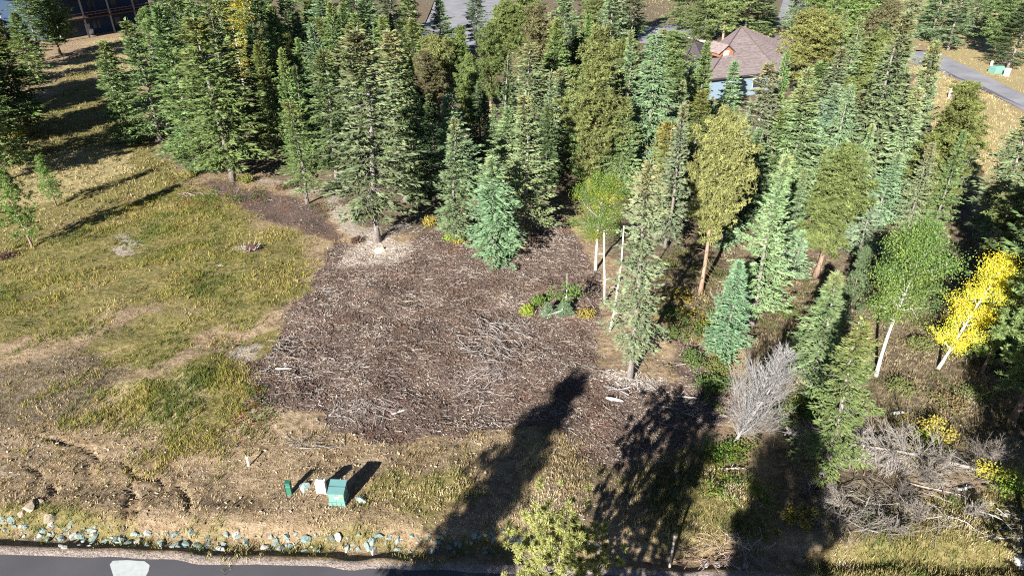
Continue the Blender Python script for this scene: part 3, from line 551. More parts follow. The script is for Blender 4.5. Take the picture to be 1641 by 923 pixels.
def tree(k, xt, yt, yb, wpx, tint, label=None, base=None, hmul=1.0, world=None):
    """a tree from the pixel of its top, the row of its foot and its width; base=pixel when the trunk leans"""
    if world: x, y, h, r = world
    else:
        x, y, h = at_top(xt, yt, yb); r = wpx * {'S': 1.2, 'F': 1.18, 'D': 1.15, 's': 1.2, 'P': .86, 'C': .9, 'p': .9}.get(k, 1.05) / 2 / (FOC / (y * CP + (CAM_H - h * .35) * SP))
    tilt = (0, 0)
    if base:
        bx, by = P(*base); tilt = (math.atan2(x - bx, h), 0); x, y = bx, by
    i = _cnt.get(k, 0); _cnt[k] = i + 1; v = KIND[k][i % len(KIND[k])]; rg = random.Random(int(xt * 7 + yb * 13 + i))
    root = empty(KNAME[k][0], (x, y, hz(x, y)), 0); root.rotation_mode = 'XYZ'
    spin = rg.uniform(0, 6.283) if not base else 0.0
    root.rotation_euler = (rg.uniform(-.03, .03), tilt[0] + rg.uniform(-.03, .03), spin)
    sz = h / v[2]; sx = r / v[3]; root.scale = (sx, sx, sz)
    t = link("trunk", v[0], root); c = link("crown", v[1], root); q = [rg.uniform(.86, 1.14) for _ in range(3)]; j = rg.uniform(.88, 1.12)
    c.color = (*[a * j * (1 + (b - 1) * .5) for a, b in zip(TINT[tint], q)], 1); u = rg.uniform(.8, 1.2); t.color = (u, u * .98, u * .96, 1)
    if abs(sx / sz - 1) > .35: t.scale = (.5 + .5 * sz / sx, .5 + .5 * sz / sx, 1)
    root["category"] = KNAME[k][0].replace("_", " ")
    TREES.append((root, k, tint, xt, yt, yb, label)); return root
def T(rows):
    for r in rows: tree(*r)
# --- the left lawn
T([('F', -8, 62, 217, 100, 'G', "tall thin pale-trunked tree at the left edge above the yellow shrub"), ('F', 26, -30, 98, 62, 'g'), ('C', 60, -30, 88, 60, 'g'), ('C', -40, -10, 120, 80, 'o'), ('S', 18, 20, 130, 56, 'g'),
   ('p', 62, 250, 331, 48, 'G', "young pine standing alone on the lawn by the left shadows"), ('p', 4, 272, 398, 74, 'G', "yellow-green young pine at the left edge of the meadow"),
   ('S', -70, 60, 265, 90, 'g'), ('S', -130, 20, 230, 90, 'd'), ('C', -100, 100, 300, 110, 'g'), ('S', -75, 10, 175, 90, 'd'), ('C', -175, -60, 190, 130, 'g'), ('C', -82, 62, 230, 100, 'g'), ('C', -108, 75, 250, 95, 'g'), ('C', -140, 20, 205, 100, 'g')])
# --- front edge of the stand, left half
T([('S', 163, 66, 229, 66, 'g', "leftmost dense spruce of the stand, beside the lawn"), ('S', 205, 30, 228, 80, 'g', "pointed spruce just right of the leftmost spruce of the stand"), ('S', 258, 8, 268, 92, 'g'), ('F', 318, 30, 292, 120, 'e', "broad olive spruce at the front corner above the curved mulch path"), ('S', 296, 80, 272, 70, 'g'),
   ('F', 270, -50, 215, 66, 'e'), ('F', 322, -70, 205, 80, 'e'), ('S', 290, -40, 190, 60, 'g'), ('Y', 362, -8, 150, 70, 'h', "yellow autumn aspen inside the stand at upper left"), ('S', 392, -55, 130, 80, 'd'), ('S', 425, 108, 246, 54, 'g'), ('S', 470, 105, 262, 52, 'd'), ('F', 466, 160, 327, 62, 'e', "drab slim spruce with pale trunk left of the biggest spruce"),
   ('F', 512, 76, 285, 78, 'e'), ('S', 500, 40, 210, 60, 'b'), ('F', 568, 52, 390, 134, 'f', "biggest ragged grey-green spruce at the top of the mulch"), ('F', 628, 42, 320, 96, 'f', "ragged grey spruce close behind the biggest spruce"), ('S', 655, 110, 318, 70, 'd'), ('S', 722, 196, 390, 82, 'b', "dense spruce at the mulch edge, third right of the biggest spruce"),
   ('S', 724, 152, 318, 76, 'b'), ('S', 790, 250, 418, 82, 'B', "pale blue spruce standing furthest out onto the mulch"), ('S', 838, 150, 382, 92, 'b', "tall blue-green spruce right behind the pale blue one"), ('S', 812, 175, 330, 70, 'b'), ('S', 880, 168, 300, 50, 'd'), ('S', 690, 150, 270, 64, 'd'), ('S', 600, 120, 260, 70, 'd')])
# --- interior and back of the stand, left to centre
T([('P', 697, 58, 195, 66, 'y'), ('C', 737, 44, 188, 54, 'o'), ('P', 782, 38, 190, 56, 'o'), ('C', 860, 4, 205, 72, 'k'), ('F', 848, 70, 240, 80, 'f'), ('P', 832, -20, 150, 84, 'o'), ('S', 512, -25, 130, 62, 'b'), ('S', 546, -10, 140, 60, 'g'), ('S', 584, -30, 130, 64, 'b'), ('S', 612, 25, 170, 62, 'g'), ('S', 648, -45, 118, 74, 'g'),
   ('S', 706, -2, 104, 52, 'b'), ('F', 762, -25, 88, 44, 'd'), ('S', 660, 30, 165, 60, 'g'), ('S', 450, -30, 120, 66, 'd'), ('S', 474, 20, 160, 50, 'g'), ('S', 430, 10, 170, 60, 'g'), ('S', 560, 40, 205, 64, 'g'), ('S', 905, -30, 140, 62, 'b'), ('S', 890, 30, 215, 60, 'g'), ('P', 808, 10, 150, 60, 'o'), ('S', 345, 20, 230, 70, 'd'), ('S', 400, 40, 215, 60, 'd'),
   ('S', 255, -40, 110, 60, 'd'), ('S', 620, -60, 80, 60, 'd'), ('S', 560, -70, 70, 60, 'd'), ('S', 490, -70, 60, 60, 'd'), ('S', 850, -60, 90, 60, 'd'), ('S', 920, 40, 190, 50, 'd'), ('S', 770, 130, 262, 54, 'd'), ('P', 750, 90, 240, 56, 'o'), ('S', 790, 170, 290, 40, 'b'), ('S', 560, 110, 250, 60, 'd')])
# --- centre right
T([('C', 958, 44, 315, 92, 'o', "tall olive column of a pine left of the drooping spruce"), ('S', 988, -40, 175, 72, 'b'), ('S', 1012, 45, 235, 54, 'b'), ('S', 975, 60, 235, 54, 'b'), ('D', 1050, 56, 300, 96, 'l', "pale drooping spruce in the centre of the woods below the garage"), ('C', 1080, 48, 175, 84, 'g', "rounded green pine beside the garage roof"), ('s', 1010, 214, 318, 52, 'b'), ('S', 1000, 160, 320, 60, 'g'),
   ('A', 965, 282, 432, 84, 'A', "green leafy tree at the right corner of the mulch"), ('F', 1046, 262, 606, 92, 'l', "tall pale spruce with bare lower trunk standing in the mulch"), ('F', 1070, 195, 380, 66, 'm'), ('S', 1094, 168, 398, 72, 'f'), ('S', 1130, 66, 222, 50, 'g', "slim green spruce between garage and house roof"), ('S', 1096, 130, 270, 40, 'b'), ('s', 1178, 98, 182, 42, 'b', "small blue-green spruce in front of the house wall"),
   ('P', 1168, 180, 468, 100, 'm', "golden pine with long bare reddish trunk"), ('F', 1228, 98, 335, 88, 'f', "grey-green ragged spruce rising in front of the house's right corner"), ('S', 1262, 245, 522, 90, 'l', "slender pale green spruce with bare grey foot"), ('S', 1188, 418, 566, 74, 'B', "blue spruce left of the bare grey tree"), ('S', 1292, 138, 338, 98, 'b'), ('P', 1308, 18, 190, 96, 'm', "big golden pine at the right end of the house"), ('P', 1360, 232, 442, 118, 'o', "broad olive pine right of the slender pale spruce"),
   ('S', 1346, 78, 262, 84, 'b'), ('S', 1322, 100, 250, 80, 'g'), ('C', 1386, -40, 150, 92, 'g'), ('S', 1392, 60, 240, 78, 'b'), ('F', 1452, 20, 330, 84, 'f', "tallest thin grey-green spruce left of the side road"), ('F', 1498, 70, 320, 66, 'f', "thin sparse spruce whose top crosses the side road"), ('C', 1556, 124, 365, 104, 'o', "stout olive pine below the side road"), ('s', 1562, 238, 328, 42, 'b'), ('S', 1440, 240, 368, 72, 'B'), ('S', 1415, 150, 320, 76, 'b'), ('S', 1380, 150, 300, 74, 'b'),
   ('S', 1256, 180, 340, 66, 'g'), ('S', 1215, 200, 360, 60, 'b'), ('s', 1286, 368, 440, 44, 'B'), ('s', 1400, 320, 415, 60, 'B'), ('p', 1392, 395, 520, 56, 'd'), ('S', 1150, 210, 350, 50, 'g'), ('F', 1472, 140, 350, 66, 'l')])
# --- right foreground
T([('S', 1346, 432, 614, 108, 'b', "blue-green spruce right of the bare grey tree"), ('F', 1390, 524, 774, 108, 'e', "ragged grey-green spruce behind the fallen tree"), ('A', 1484, 360, 602, 90, 'a', "lime green aspen with leaning white trunk"), ('F', 1668, 180, 400, 110, 'f'), ('P', 1672, 300, 470, 110, 'o'), ('P', 1628, 380, 480, 90, 'o'), ('p', 1640, 440, 600, 80, 'g'), ('S', 1720, 250, 560, 120, 'd'), ('P', 1740, 420, 680, 140, 'g')])
tree('Y', 1618, 414, 592, 66, 'Y', "bright yellow leaning aspen on the right", base=(1503, 592))
# --- beyond the house and the side road
T([('S', 1142, -45, 62, 66, 'g'), ('C', 1178, -70, 74, 64, 'g'), ('S', 1208, -55, 68, 74, 'g'), ('S', 1236, -40, 58, 56, 'd'), ('S', 1112, -60, 48, 56, 'g'), ('S', 1556, -40, 82, 62, 'b'), ('S', 1524, -50, 66, 56, 'b'), ('p', 1499, -10, 38, 44, 'g'), ('S', 1592, -60, 58, 66, 'b'), ('C', 1640, -50, 94, 70, 'g'), ('S', 1660, -20, 110, 60, 'd'), ('S', 1300, -70, 50, 60, 'b'), ('S', 1430, -60, 40, 60, 'g'), ('F', 1470, -30, 140, 56, 'f'),
   ('C', 1340, -60, 80, 70, 'g'), ('S', 1020, -60, 60, 60, 'd'), ('S', 960, -70, 70, 60, 'b'), ('F', 455, -80, 22, 40, 'g'), ('S', 380, -80, 60, 60, 'd'), ('S', 310, -90, 70, 60, 'g')])

# --- trees half hidden inside the stand, filling it out
_rf = random.Random(21); _pos = [(t[0].location.x, t[0].location.y) for t in TREES]; _n = 0
for _ in range(4000):
    if _n >= 62: break
    fx, yb = _rf.uniform(250, 1420), _rf.uniform(60, 318); x, y = P(fx, yb)
    if 1050 < fx < 1300 and yb > 30 and yb < 300: continue
    if 640 < fx < 830 and yb < 215: continue
    if 985 < fx < 1150 and yb < 150 or fx < 330 and yb < 110 or fx < 480 and yb > 262 or fx > 1330 and yb < 130: continue
    if 440 < fx < 500 and yb < 75 or fx < 640 and yb > 290 or 890 < fx < 960 and yb > 300: continue
    if min((x - a) ** 2 + (y - b_) ** 2 for a, b_ in _pos) < 2.6 ** 2: continue
    h = _rf.uniform(8.5, 13); r = _rf.uniform(1.7, 2.4); k = _rf.choice('SSSSFCP'); D = y; d_ = D * CP + (CAM_H - h) * SP
    yt = CY - FOC * ((h - CAM_H) * CP + D * SP) / d_; xt = CX + FOC * x / d_
    tree(k, xt, yt, yb, 0, _rf.choice('ggdbbdo' if k in 'SF' else 'ookg'), None, world=(x, y, h, r)); _pos.append((x, y)); _n += 1

_rf = random.Random(33); _n = 0
for _ in range(5000):
    if _n >= 34: break
    fx, yb = _rf.uniform(1080, 1500), _rf.uniform(215, 395); x, y = P(fx, yb)
    if 1100 < fx < 1150 and yb > 330 or 1195 < fx < 1255 and yb > 330 or fx > 1440 and yb < 300: continue
    if min((x - a) ** 2 + (y - b_) ** 2 for a, b_ in _pos) < 2.1 ** 2: continue
    h = _rf.uniform(5.5, 12); r = h * _rf.uniform(.15, .2); k = _rf.choice('SSSFD'); D = y; d_ = D * CP + (CAM_H - h) * SP
    yt = CY - FOC * ((h - CAM_H) * CP + D * SP) / d_; xt = CX + FOC * x / d_
    if yt < 150 and 1085 < xt < 1292 or yt < 110: continue
    tree(k, xt, yt, yb, 0, _rf.choice('gbbBlf'), None, world=(x, y, h, r)); _pos.append((x, y)); _n += 1
# --- trees that stand on the near side of the road and reach in with crown or shadow
TINT['t'] = (.34, .37, .12); TNAME['t'] = 'yellow-green'
tree('T', 900, 842, 1075, 185, 't', "pine crown poking up over the road at the bottom edge")
def caster(k, tipx, tipy, h, r, tint, label):
    tx, ty = P(tipx, tipy); s = h / math.tan(SUN_EL); tree(k, tipx, 1100, 1200, 0, tint, label, world=(tx - s * math.sin(SUN_AZ), ty - s * math.cos(SUN_AZ), h, r))
caster('C', 922, 600, 15.0, 2.15, 'o', "pine behind the viewer casting the long shadow towards the mulch")
caster('C', 1292, 622, 15.5, 2.2, 'o', "pine behind the viewer casting the shadow below the bare tree")
caster('F', 1140, 604, 13.0, 3.0, 'o', "spruce behind the viewer adding to the mottled shadow above the post")
caster('C', 1240, 735, 14.0, 2.0, 'o', "second pine behind the viewer shading the fallen branches")
caster('S', 1600, 470, 15.0, 2.6, 'g', "spruce off the right corner shading the woodland edge")
caster('S', 1650, 560, 14.0, 2.4, 'g', "second spruce off the right corner beside the pale trunk")
ORD = ["first", "second", "third", "fourth", "fifth", "sixth", "seventh", "eighth", "ninth", "tenth", "eleventh", "twelfth", "thirteenth", "fourteenth", "fifteenth", "sixteenth", "seventeenth", "eighteenth", "nineteenth", "twentieth"]
ORD += ["twenty-" + w for w in ORD[:9]] + ["thirtieth"]; ORD += ["thirty-" + w for w in ORD[:9]]
def zone_of(xt, yb):
    if xt < 120: return "beside the left lawn"
    if yb < 100: return "along the top edge of the photo"
    side = "left woods" if xt < 700 else ("middle woods" if xt < 1110 else "right woods")
    return ("deep in the " if yb < 200 else ("in the middle row of the " if yb < 290 else "at the front of the ")) + side
_grp = {}
for t_ in TREES:
    root, k, tint, xt, yt, yb, label = t_
    if label: root["label"] = label
    else: _grp.setdefault((KNAME[k][1], TNAME[tint], zone_of(xt, yb)), []).append(t_)
    root["group"] = {"spruce tree": "spruces of the woods", "pine tree": "pines of the woods", "aspen tree": "aspens among the conifers"}[root["category"]]
for (kn, tn, zn), ts in _grp.items():
    ts.sort(key=lambda t: t[3])
    for i, t_ in enumerate(ts): t_[0]["label"] = f"{tn} {kn} {zn}" + (f", {ORD[i]} from left" if len(ts) > 1 else "")

# ------------------------------------------------------------------ houses
def roof_faces(name, apex, ring, parent, col, th=.22):
    """a hipped roof: flat triangles from the ridge point(s) down to the eaves, with a fascia"""
    b = MB(); n = len(ring); V = [tuple(p) for p in ring] + [(x, y, z - th) for x, y, z in ring] + [tuple(apex)]
    b.poly(V, [(i, (i + 1) % n, 2 * n) for i in range(n)] + [tuple(range(2 * n - 1, n - 1, -1))], col)
    o = b.build(name, M['roof'], parent)
    f = MB(); f.poly([(*p[:2], p[2] - .004) for p in ring] + [(x, y, z - th - .02) for x, y, z in ring], [(i, n + i, n + (i + 1) % n, (i + 1) % n) for i in range(n)], (.05, .045, .045)); f.build("fascia", M['plain'], o)
    for i in range(n):
        r = MB(); a = np.array(ring[i]) + [0, 0, .02]; q = np.array(apex) + [0, 0, .02]; r.sticks([a], [q], .09, .09, (col[0] * .55, col[1] * .5, col[2] * .5), 4); r.build("ridge_cap", M['plain'], o)
    return o
def walls(ring, z0, z1, parent, col, name="wall"):
    for i in range(len(ring)):
        (ax, ay), (bx, by) = ring[i], ring[(i + 1) % len(ring)]; b = MB(); b.poly([(ax, ay, z0), (bx, by, z0), (bx, by, z1), (ax, ay, z1)], [(0, 1, 2, 3)], col); b.build(name, M['siding'], parent)
def window_on(a, bp, t, w, z0, z1, parent, out=.05):
    ax, ay = a; bx, by = bp; L = math.hypot(bx - ax, by - ay); ux, uy = (bx - ax) / L, (by - ay) / L; nx_, ny_ = uy, -ux; cx, cy = ax + ux * L * t, ay + uy * L * t
    def q(s, o, z): return (cx + ux * s + nx_ * o, cy + uy * s + ny_ * o, z)
    def slab(s0, s1, za, zb, o0, o1, c, nm, m, par):
        b = MB(); V = [q(s0, o0, za), q(s1, o0, za), q(s1, o1, za), q(s0, o1, za), q(s0, o0, zb), q(s1, o0, zb), q(s1, o1, zb), q(s0, o1, zb)]
        b.poly(V, [(0, 1, 2, 3), (4, 7, 6, 5), (0, 4, 5, 1), (1, 5, 6, 2), (2, 6, 7, 3), (3, 7, 4, 0)], c); return b.build(nm, M[m], par)
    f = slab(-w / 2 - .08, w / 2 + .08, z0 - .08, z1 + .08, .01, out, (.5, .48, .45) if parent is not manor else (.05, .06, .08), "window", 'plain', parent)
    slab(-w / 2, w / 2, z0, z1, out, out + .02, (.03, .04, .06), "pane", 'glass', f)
manor = None
house = empty("house", (0, 0, 0)); tag(house, "house with brown shingle roof and pale blue walls among the trees", "house")
EZ, AZ = 3.1, 5.7
ring_px = [(1132, 128), (1249, 114.5), (1274, 98), (1276, 78), (1196, 54), (1146, 74)]
eave = [(*P(a, c, EZ), EZ) for a, c in ring_px]; apex = (*P(1188, 43.5, AZ), AZ); mid = np.mean(np.array(eave), 0)
BROWN = (.255, .20, .188)
roof_faces("roof", apex, eave, house, BROWN)
wr = [tuple(mid[:2] + (np.array(e[:2]) - mid[:2]) * .93) for e in eave]; walls(wr, -.1, EZ - .05, house, (.21, .28, .34))
window_on(wr[0], wr[1], .3, 1.4, 1.0, 2.2, house); window_on(wr[0], wr[1], .72, 1.6, 1.0, 2.2, house); window_on(wr[1], wr[2], .5, 1.0, 1.1, 2.3, house)
# the timbered dormer on the left slope
c0 = np.array(P(1164, 84, 4.6)); ux = np.array([.92, .38]); uy = np.array([-.38, .92]); dm = MB()
def dq(s, d, z): return (*(c0 + ux * s + uy * d), z)
dm.poly([dq(-1.3, 0, 4.0), dq(1.3, 0, 4.0), dq(1.3, 0, 4.6), dq(0, 0, 5.5), dq(-1.3, 0, 4.6), dq(-1.3, 3, 4.0), dq(1.3, 3, 4.0), dq(1.3, 3, 4.6), dq(-1.3, 3, 4.6)], [(0, 1, 2, 3, 4), (0, 4, 8, 5), (1, 6, 7, 2)], (.30, .13, .07)); do = dm.build("dormer", M['plain'], house)
dm = MB(); dm.poly([dq(-1.6, -.4, 4.5), dq(0, -.4, 5.65), dq(1.6, -.4, 4.5), dq(-1.6, 3.4, 4.5), dq(0, 3.4, 5.65), dq(1.6, 3.4, 4.5)], [(0, 1, 4, 3), (1, 2, 5, 4)], BROWN); dm.build("dormer_roof", M['roof'], do)
dm = MB(); dm.poly([dq(-.5, -.04, 4.1), dq(.5, -.04, 4.1), dq(.5, -.04, 4.8), dq(-.5, -.04, 4.8)], [(0, 1, 2, 3)], (.62, .6, .58)); dm.build("dormer_window", M['glass'], do)
# side wing roof on the right
wing = [(*P(a, c, 2.7), 2.7) for a, c in ((1232, 70), (1276, 78), (1292, 66), (1246, 56))]; wa = (*P(1262, 58, 4.6), 4.6); roof_faces("wing_roof", wa, wing, house, BROWN)
wm = np.mean(np.array(wing), 0); walls([tuple(wm[:2] + (np.array(e[:2]) - wm[:2]) * .9) for e in wing], -.1, 2.6, house, (.21, .28, .34), "wing_wall")
garage = empty("garage", (0, 0, 0)); tag(garage, "small garage with dark brown roof left of the blue house", "garage")
ge = [(*P(a, c, 2.7), 2.7) for a, c in ((1096, 104), (1124, 92), (1130, 72), (1102, 78))]; ga = (*P(1112, 64, 4.3), 4.3); roof_faces("roof", ga, ge, garage, (.13, .105, .11))
gm_ = np.mean(np.array(ge), 0); gr_ = [tuple(gm_[:2] + (np.array(e[:2]) - gm_[:2]) * .92) for e in ge]; walls(gr_, -.1, 2.6, garage, (.48, .55, .62)); window_on(gr_[0], gr_[1], .5, 2.4, .1, 2.1, garage)

manor = empty("house", (0, 0, 0)); tag(manor, "dark blue two-storey house with timber decks in shade at upper left", "house")
A_, B_, C_, D_ = P(86, 67), P(246, 38), P(250, 0), P(60, 30)
A_, B_ = np.array(A_), np.array(B_); u_ = (B_ - A_) / np.linalg.norm(B_ - A_); n_ = np.array([-u_[1], u_[0]]); Lm = np.linalg.norm(B_ - A_); Dm = 14.0
mr = [tuple(A_), tuple(B_), tuple(B_ + n_ * Dm), tuple(A_ + n_ * Dm)]
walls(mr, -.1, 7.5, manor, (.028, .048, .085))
me_ = [(*(A_ - u_ * 1.2 - n_ * 3.2), 7.5), (*(B_ + u_ * 1.2 - n_ * 3.2), 7.5), (*(B_ + u_ * 1.2 + n_ * (Dm + 1)), 7.5), (*(A_ - u_ * 1.2 + n_ * (Dm + 1)), 7.5)]
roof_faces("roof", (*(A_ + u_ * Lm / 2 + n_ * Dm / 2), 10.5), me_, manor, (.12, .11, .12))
for t in (.2, .42, .64, .86):
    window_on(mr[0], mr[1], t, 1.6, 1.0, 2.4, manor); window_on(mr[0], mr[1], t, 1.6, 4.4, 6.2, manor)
b = MB(); V = [(*(A_ + u_ * s - n_ * d), z) for z in (3.35, 3.6) for s, d in ((0, 0.02), (Lm, 0.02), (Lm, 2.6), (0, 2.6))]; b.poly(V, [(0, 1, 2, 3), (4, 7, 6, 5), (0, 4, 5, 1), (1, 5, 6, 2), (2, 6, 7, 3), (3, 7, 4, 0)], (.10, .065, .045)); dk = b.build("deck", M['wood'], manor)
for s in np.linspace(.1, Lm - .1, 5):
    p = A_ + u_ * s - n_ * 2.45; b = MB(); b.box(p[0] - .12, p[0] + .12, p[1] - .12, p[1] + .12, -.1, 7.4, (.32, .28, .25)); b.build("post", M['wood'], manor)
for z in (4.5, 4.05):
    a = A_ - n_ * 2.5; c = B_ - n_ * 2.5; b = MB(); b.sticks([[*a, z]], [[*c, z]], .05, .05, (.3, .18, .11), 4); b.build("railing", M['wood'], dk)
for s in np.linspace(.4, Lm - .4, 26):
    p = A_ + u_ * s - n_ * 2.5; b = MB(); b.sticks([[*p, 3.6]], [[*p, 4.5]], .025, .025, (.16, .12, .1), 4); b.build("baluster", M['wood'], dk)
p = A_ + u_ * Lm * .33 - n_ * .06; b = MB(); V = [(*(p + u_ * s - n_ * d), z) for z in (.05, 2.1) for s, d in ((-.5, 0), (.5, 0), (.5, .06), (-.5, .06))]; b.poly(V, [(0, 1, 2, 3), (4, 7, 6, 5), (0, 4, 5, 1), (1, 5, 6, 2), (2, 6, 7, 3), (3, 7, 4, 0)], (.4, .42, .45)); b.build("door", M['plain'], manor)
# pale flat terrace with wire railing at the far left corner
terr = empty("terrace", (0, 0, 0)); tag(terr, "pale raised terrace with thin railing in the upper left corner", "terrace")
tr = [P(a, c, 3.2) for a, c in ((-70, 34), (24, 25), (32, -8), (-60, -20))]; b = MB(); b.prism(tr, 2.9, 3.2, (.62, .68, .70)); b.build("slab", M['plain'], terr)
for (ax, ay), (bx, by) in zip(tr, tr[1:] + tr[:1]):
    b = MB(); b.sticks([[ax, ay, 4.2], [ax, ay, 3.7]], [[bx, by, 4.2], [bx, by, 3.7]], .04, .04, (.12, .12, .13), 4); b.build("railing", M['plain'], terr)
    for k in range(5):
        x, y = ax + (bx - ax) * k / 5, ay + (by - ay) * k / 5; b = MB(); b.sticks([[x, y, -.1 if k == 0 else 3.2]], [[x, y, 4.2]], .1 if k == 0 else .04, .04, (.2, .15, .12), 4); b.build("post", M['wood'], terr)
x, y = P(147, 56); b = MB(); b.tube([(0, 0, 0), (0, 0, .1), (0, 0, .6), (0, 0, 1.0), (0, 0, 1.15), (0, 0, 1.2)], [.3, .45, .55, .5, .35, .1], 12, (.8, .8, .78)); o = b.build("water_butt", M['paint'], None, True); o.location = (x, y, hz(x, y)); tag(o, "white rounded barrel on the lawn before the dark blue house", "barrel")
for k, px in enumerate((1089, 1096)):
    x, y = P(px, 49); e_ = empty("wheelie_bin", (x, y, .03), .3); tag(e_, ("left" if k == 0 else "right") + " of the two black rubbish bins by the driveway", "bin", "rubbish bins by the driveway")
    b = MB(); b.box(-.36, .36, -.4, .4, .1, 1.15, (.02, .02, .025), 1.12); b.build("body", M['paint'], e_); b = MB(); b.box(-.44, .44, -.5, .48, 1.152, 1.26, (.025, .025, .03), .92); b.build("lid", M['paint'], e_)
    for sx in (-.3, .3): b = MB(); b.tube([(sx - .05, .42, .14), (sx + .05, .42, .14)], [.14, .14], 10, (.01, .01, .01)); b.build("wheel", M['paint'], e_)

# ------------------------------------------------------------------ utility boxes
GREEN, TEAL = (.035, .14, .09), (.14, .27, .225)
x, y = P(545, 809); tb_ = empty("transformer_box", (x, y, hz(x, y) - .02), R(-3)); tag(tb_, "teal green transformer cabinet with sloping lid, largest of the utility boxes", "transformer", "utility boxes on the tan ground")
b = MB(); b.box(-.40, .40, -.36, .36, -.15, .22, TEAL, .96); b.build("skirt", M['paint'], tb_)
b = MB(); b.poly([(-.355, -.30, .222), (.355, -.30, .222), (.355, .32, .222), (-.355, .32, .222), (-.355, -.30, .74), (.355, -.30, .74), (.355, .32, .92), (-.355, .32, .92)], [(0, 3, 2, 1), (0, 1, 5, 4), (1, 2, 6, 5), (2, 3, 7, 6), (3, 0, 4, 7), (4, 5, 6, 7)], TEAL); bd = b.build("cabinet", M['paint'], tb_)
b = MB(); V = [(-.39, -.35, .735), (.39, -.35, .735), (.39, .36, .945), (-.39, .36, .945), (-.39, -.35, .79), (.39, -.35, .79), (.39, .36, 1.0), (-.39, .36, 1.0)]; b.poly(V, [(0, 3, 2, 1), (4, 5, 6, 7), (0, 1, 5, 4), (1, 2, 6, 5), (2, 3, 7, 6), (3, 0, 4, 7)], (.11, .23, .225)); b.build("lid", M['paint'], tb_)  # lid tinted darker: weaker sun on the upward face put into its colour
b = MB(); b.box(-.39, .39, -.02, .0, .9, .912, (.05, .12, .13)); lr = b.build("lid_rib", M['paint'], tb_)
b = MB(); b.box(-.08, .10, -.304, -.3, .42, .56, (.78, .80, .78)); b.build("white_label", M['plain'], bd)
b = MB(); b.box(.12, .30, -.305, -.3, .58, .70, (.70, .66, .12)); b.build("yellow_label", M['plain'], bd)
b = MB(); b.box(-.005, .005, -.306, -.3, .24, .72, (.06, .13, .11)); b.build("door_seam", M['paint'], bd)
b = MB(); b.box(.03, .06, -.32, -.3, .3, .4, (.3, .32, .3)); b.build("padlock", M['paint'], bd)
for k in range(3): b = MB(); b.box(-.26 + .22 * k, -.22 + .22 * k, -.372, -.35, .0, .2, (.1, .24, .21)); b.build("vent_slot", M['paint'], tb_)
x, y = P(517.5, 795); wp = empty("utility_pedestal", (x, y, hz(x, y) - .02), R(2)); tag(wp, "white utility pedestal between the green post and the transformer", "utility box", "utility boxes on the tan ground")
b = MB(); b.box(-.23, .23, -.13, .13, -.1, .66, (.58, .58, .56), .97); b.build("body", M['paint'], wp); b = MB(); b.box(-.24, .24, -.145, .145, .662, .75, (.78, .78, .77), .9); b.build("cap", M['paint'], wp); b = MB(); b.box(-.1, .1, .02, .1, .752, .79, (.2, .24, .25)); b.build("lock_plate", M['paint'], wp)
b = MB(); b.box(-.012, .012, -.142, -.13, .2, .5, (.6, .6, .6)); b.build("door_seam", M['paint'], wp)
x, y = P(465.5, 796); gp = empty("utility_pedestal", (x, y, hz(x, y) - .02), 0); tag(gp, "narrow dark green utility pedestal, leftmost of the boxes", "utility box", "utility boxes on the tan ground")
b = MB(); b.box(-.125, .125, -.1, .1, -.1, .60, GREEN); b.build("body", M['paint'], gp); b = MB(); b.box(-.135, .135, -.115, .115, .602, .80, (.03, .13, .09), .94); b.build("cap", M['paint'], gp); b = MB(); b.box(-.127, .127, -.104, -.1, .575, .598, (.3, .42, .36)); b.build("band", M['paint'], gp)
def post_thing(name, px, yt, yb, r, col, label, cat, mat='wood', sides=6, tip=None):
    x, y, h = at_top(px, yt, yb); o = empty(name, (x, y, hz(x, y)), 0); tag(o, label, cat); b = MB(); b.tube([(0, 0, -.2), (0, 0, h * .6), (0, 0, h)], [r, r, r * .9], sides, col); b.build("shaft", M[mat], o)
    if tip: b = MB(); b.tube([(0, 0, h * .86), (0, 0, h + .005)], [r * 1.15, r * 1.15], sides, tip); b.build("tip", M['plain'], o)
    return o
post_thing("marker_stake", 457, 784, 808, .02, (.03, .03, .03), "thin black stake beside the dark green utility pedestal", "stake", tip=(.02, .02, .02))
post_thing("survey_stake", 395, 733, 747, .05, (.85, .84, .80), "white survey stake on the tan ground below the mulch", "stake", 'plain', 4, (.8, .8, .78))
post_thing("wooden_post", 1083, 850, 906, .05, (.42, .36, .30), "weathered wooden post casting a thin shadow near the bottom edge", "post", tip=(.36, .31, .26))
post_thing("marker_post", 1525, 142, 158, .12, (.8, .78, .74), "short white marker post beside the far side road", "post", 'plain', 6, (.75, .72, .7))
x, y = P(1596, 117); o = empty("utility_pedestal", (x, y, 0), .2); tag(o, "teal domed utility box in the golden field by the side road", "utility box"); b = MB(); b.box(-1.0, 1.0, -.7, .7, -.05, .7, TEAL, .9); b.build("body", M['paint'], o); b = MB(); b.box(-.95, .95, -.66, .66, .702, 1.1, TEAL, .7); b.build("cap", M['paint'], o)
x, y = P(1612, 122); o = empty("utility_pedestal", (x, y, 0), 0); tag(o, "white utility pedestal right of the teal domed box", "utility box"); b = MB(); b.box(-.3, .3, -.25, .25, -.05, 1.0, (.8, .79, .75)); b.build("body", M['paint'], o); b = MB(); b.box(-.33, .33, -.28, .28, 1.002, 1.15, (.78, .77, .74), .85); b.build("cap", M['paint'], o)
x, y = P(1588, 106); o = empty("marker_post", (x, y, 0), 0); tag(o, "tiny white post left behind the teal domed box", "post"); b = MB(); b.box(-.12, .12, -.12, .12, -.05, .8, (.8, .79, .75)); b.build("shaft", M['plain'], o)

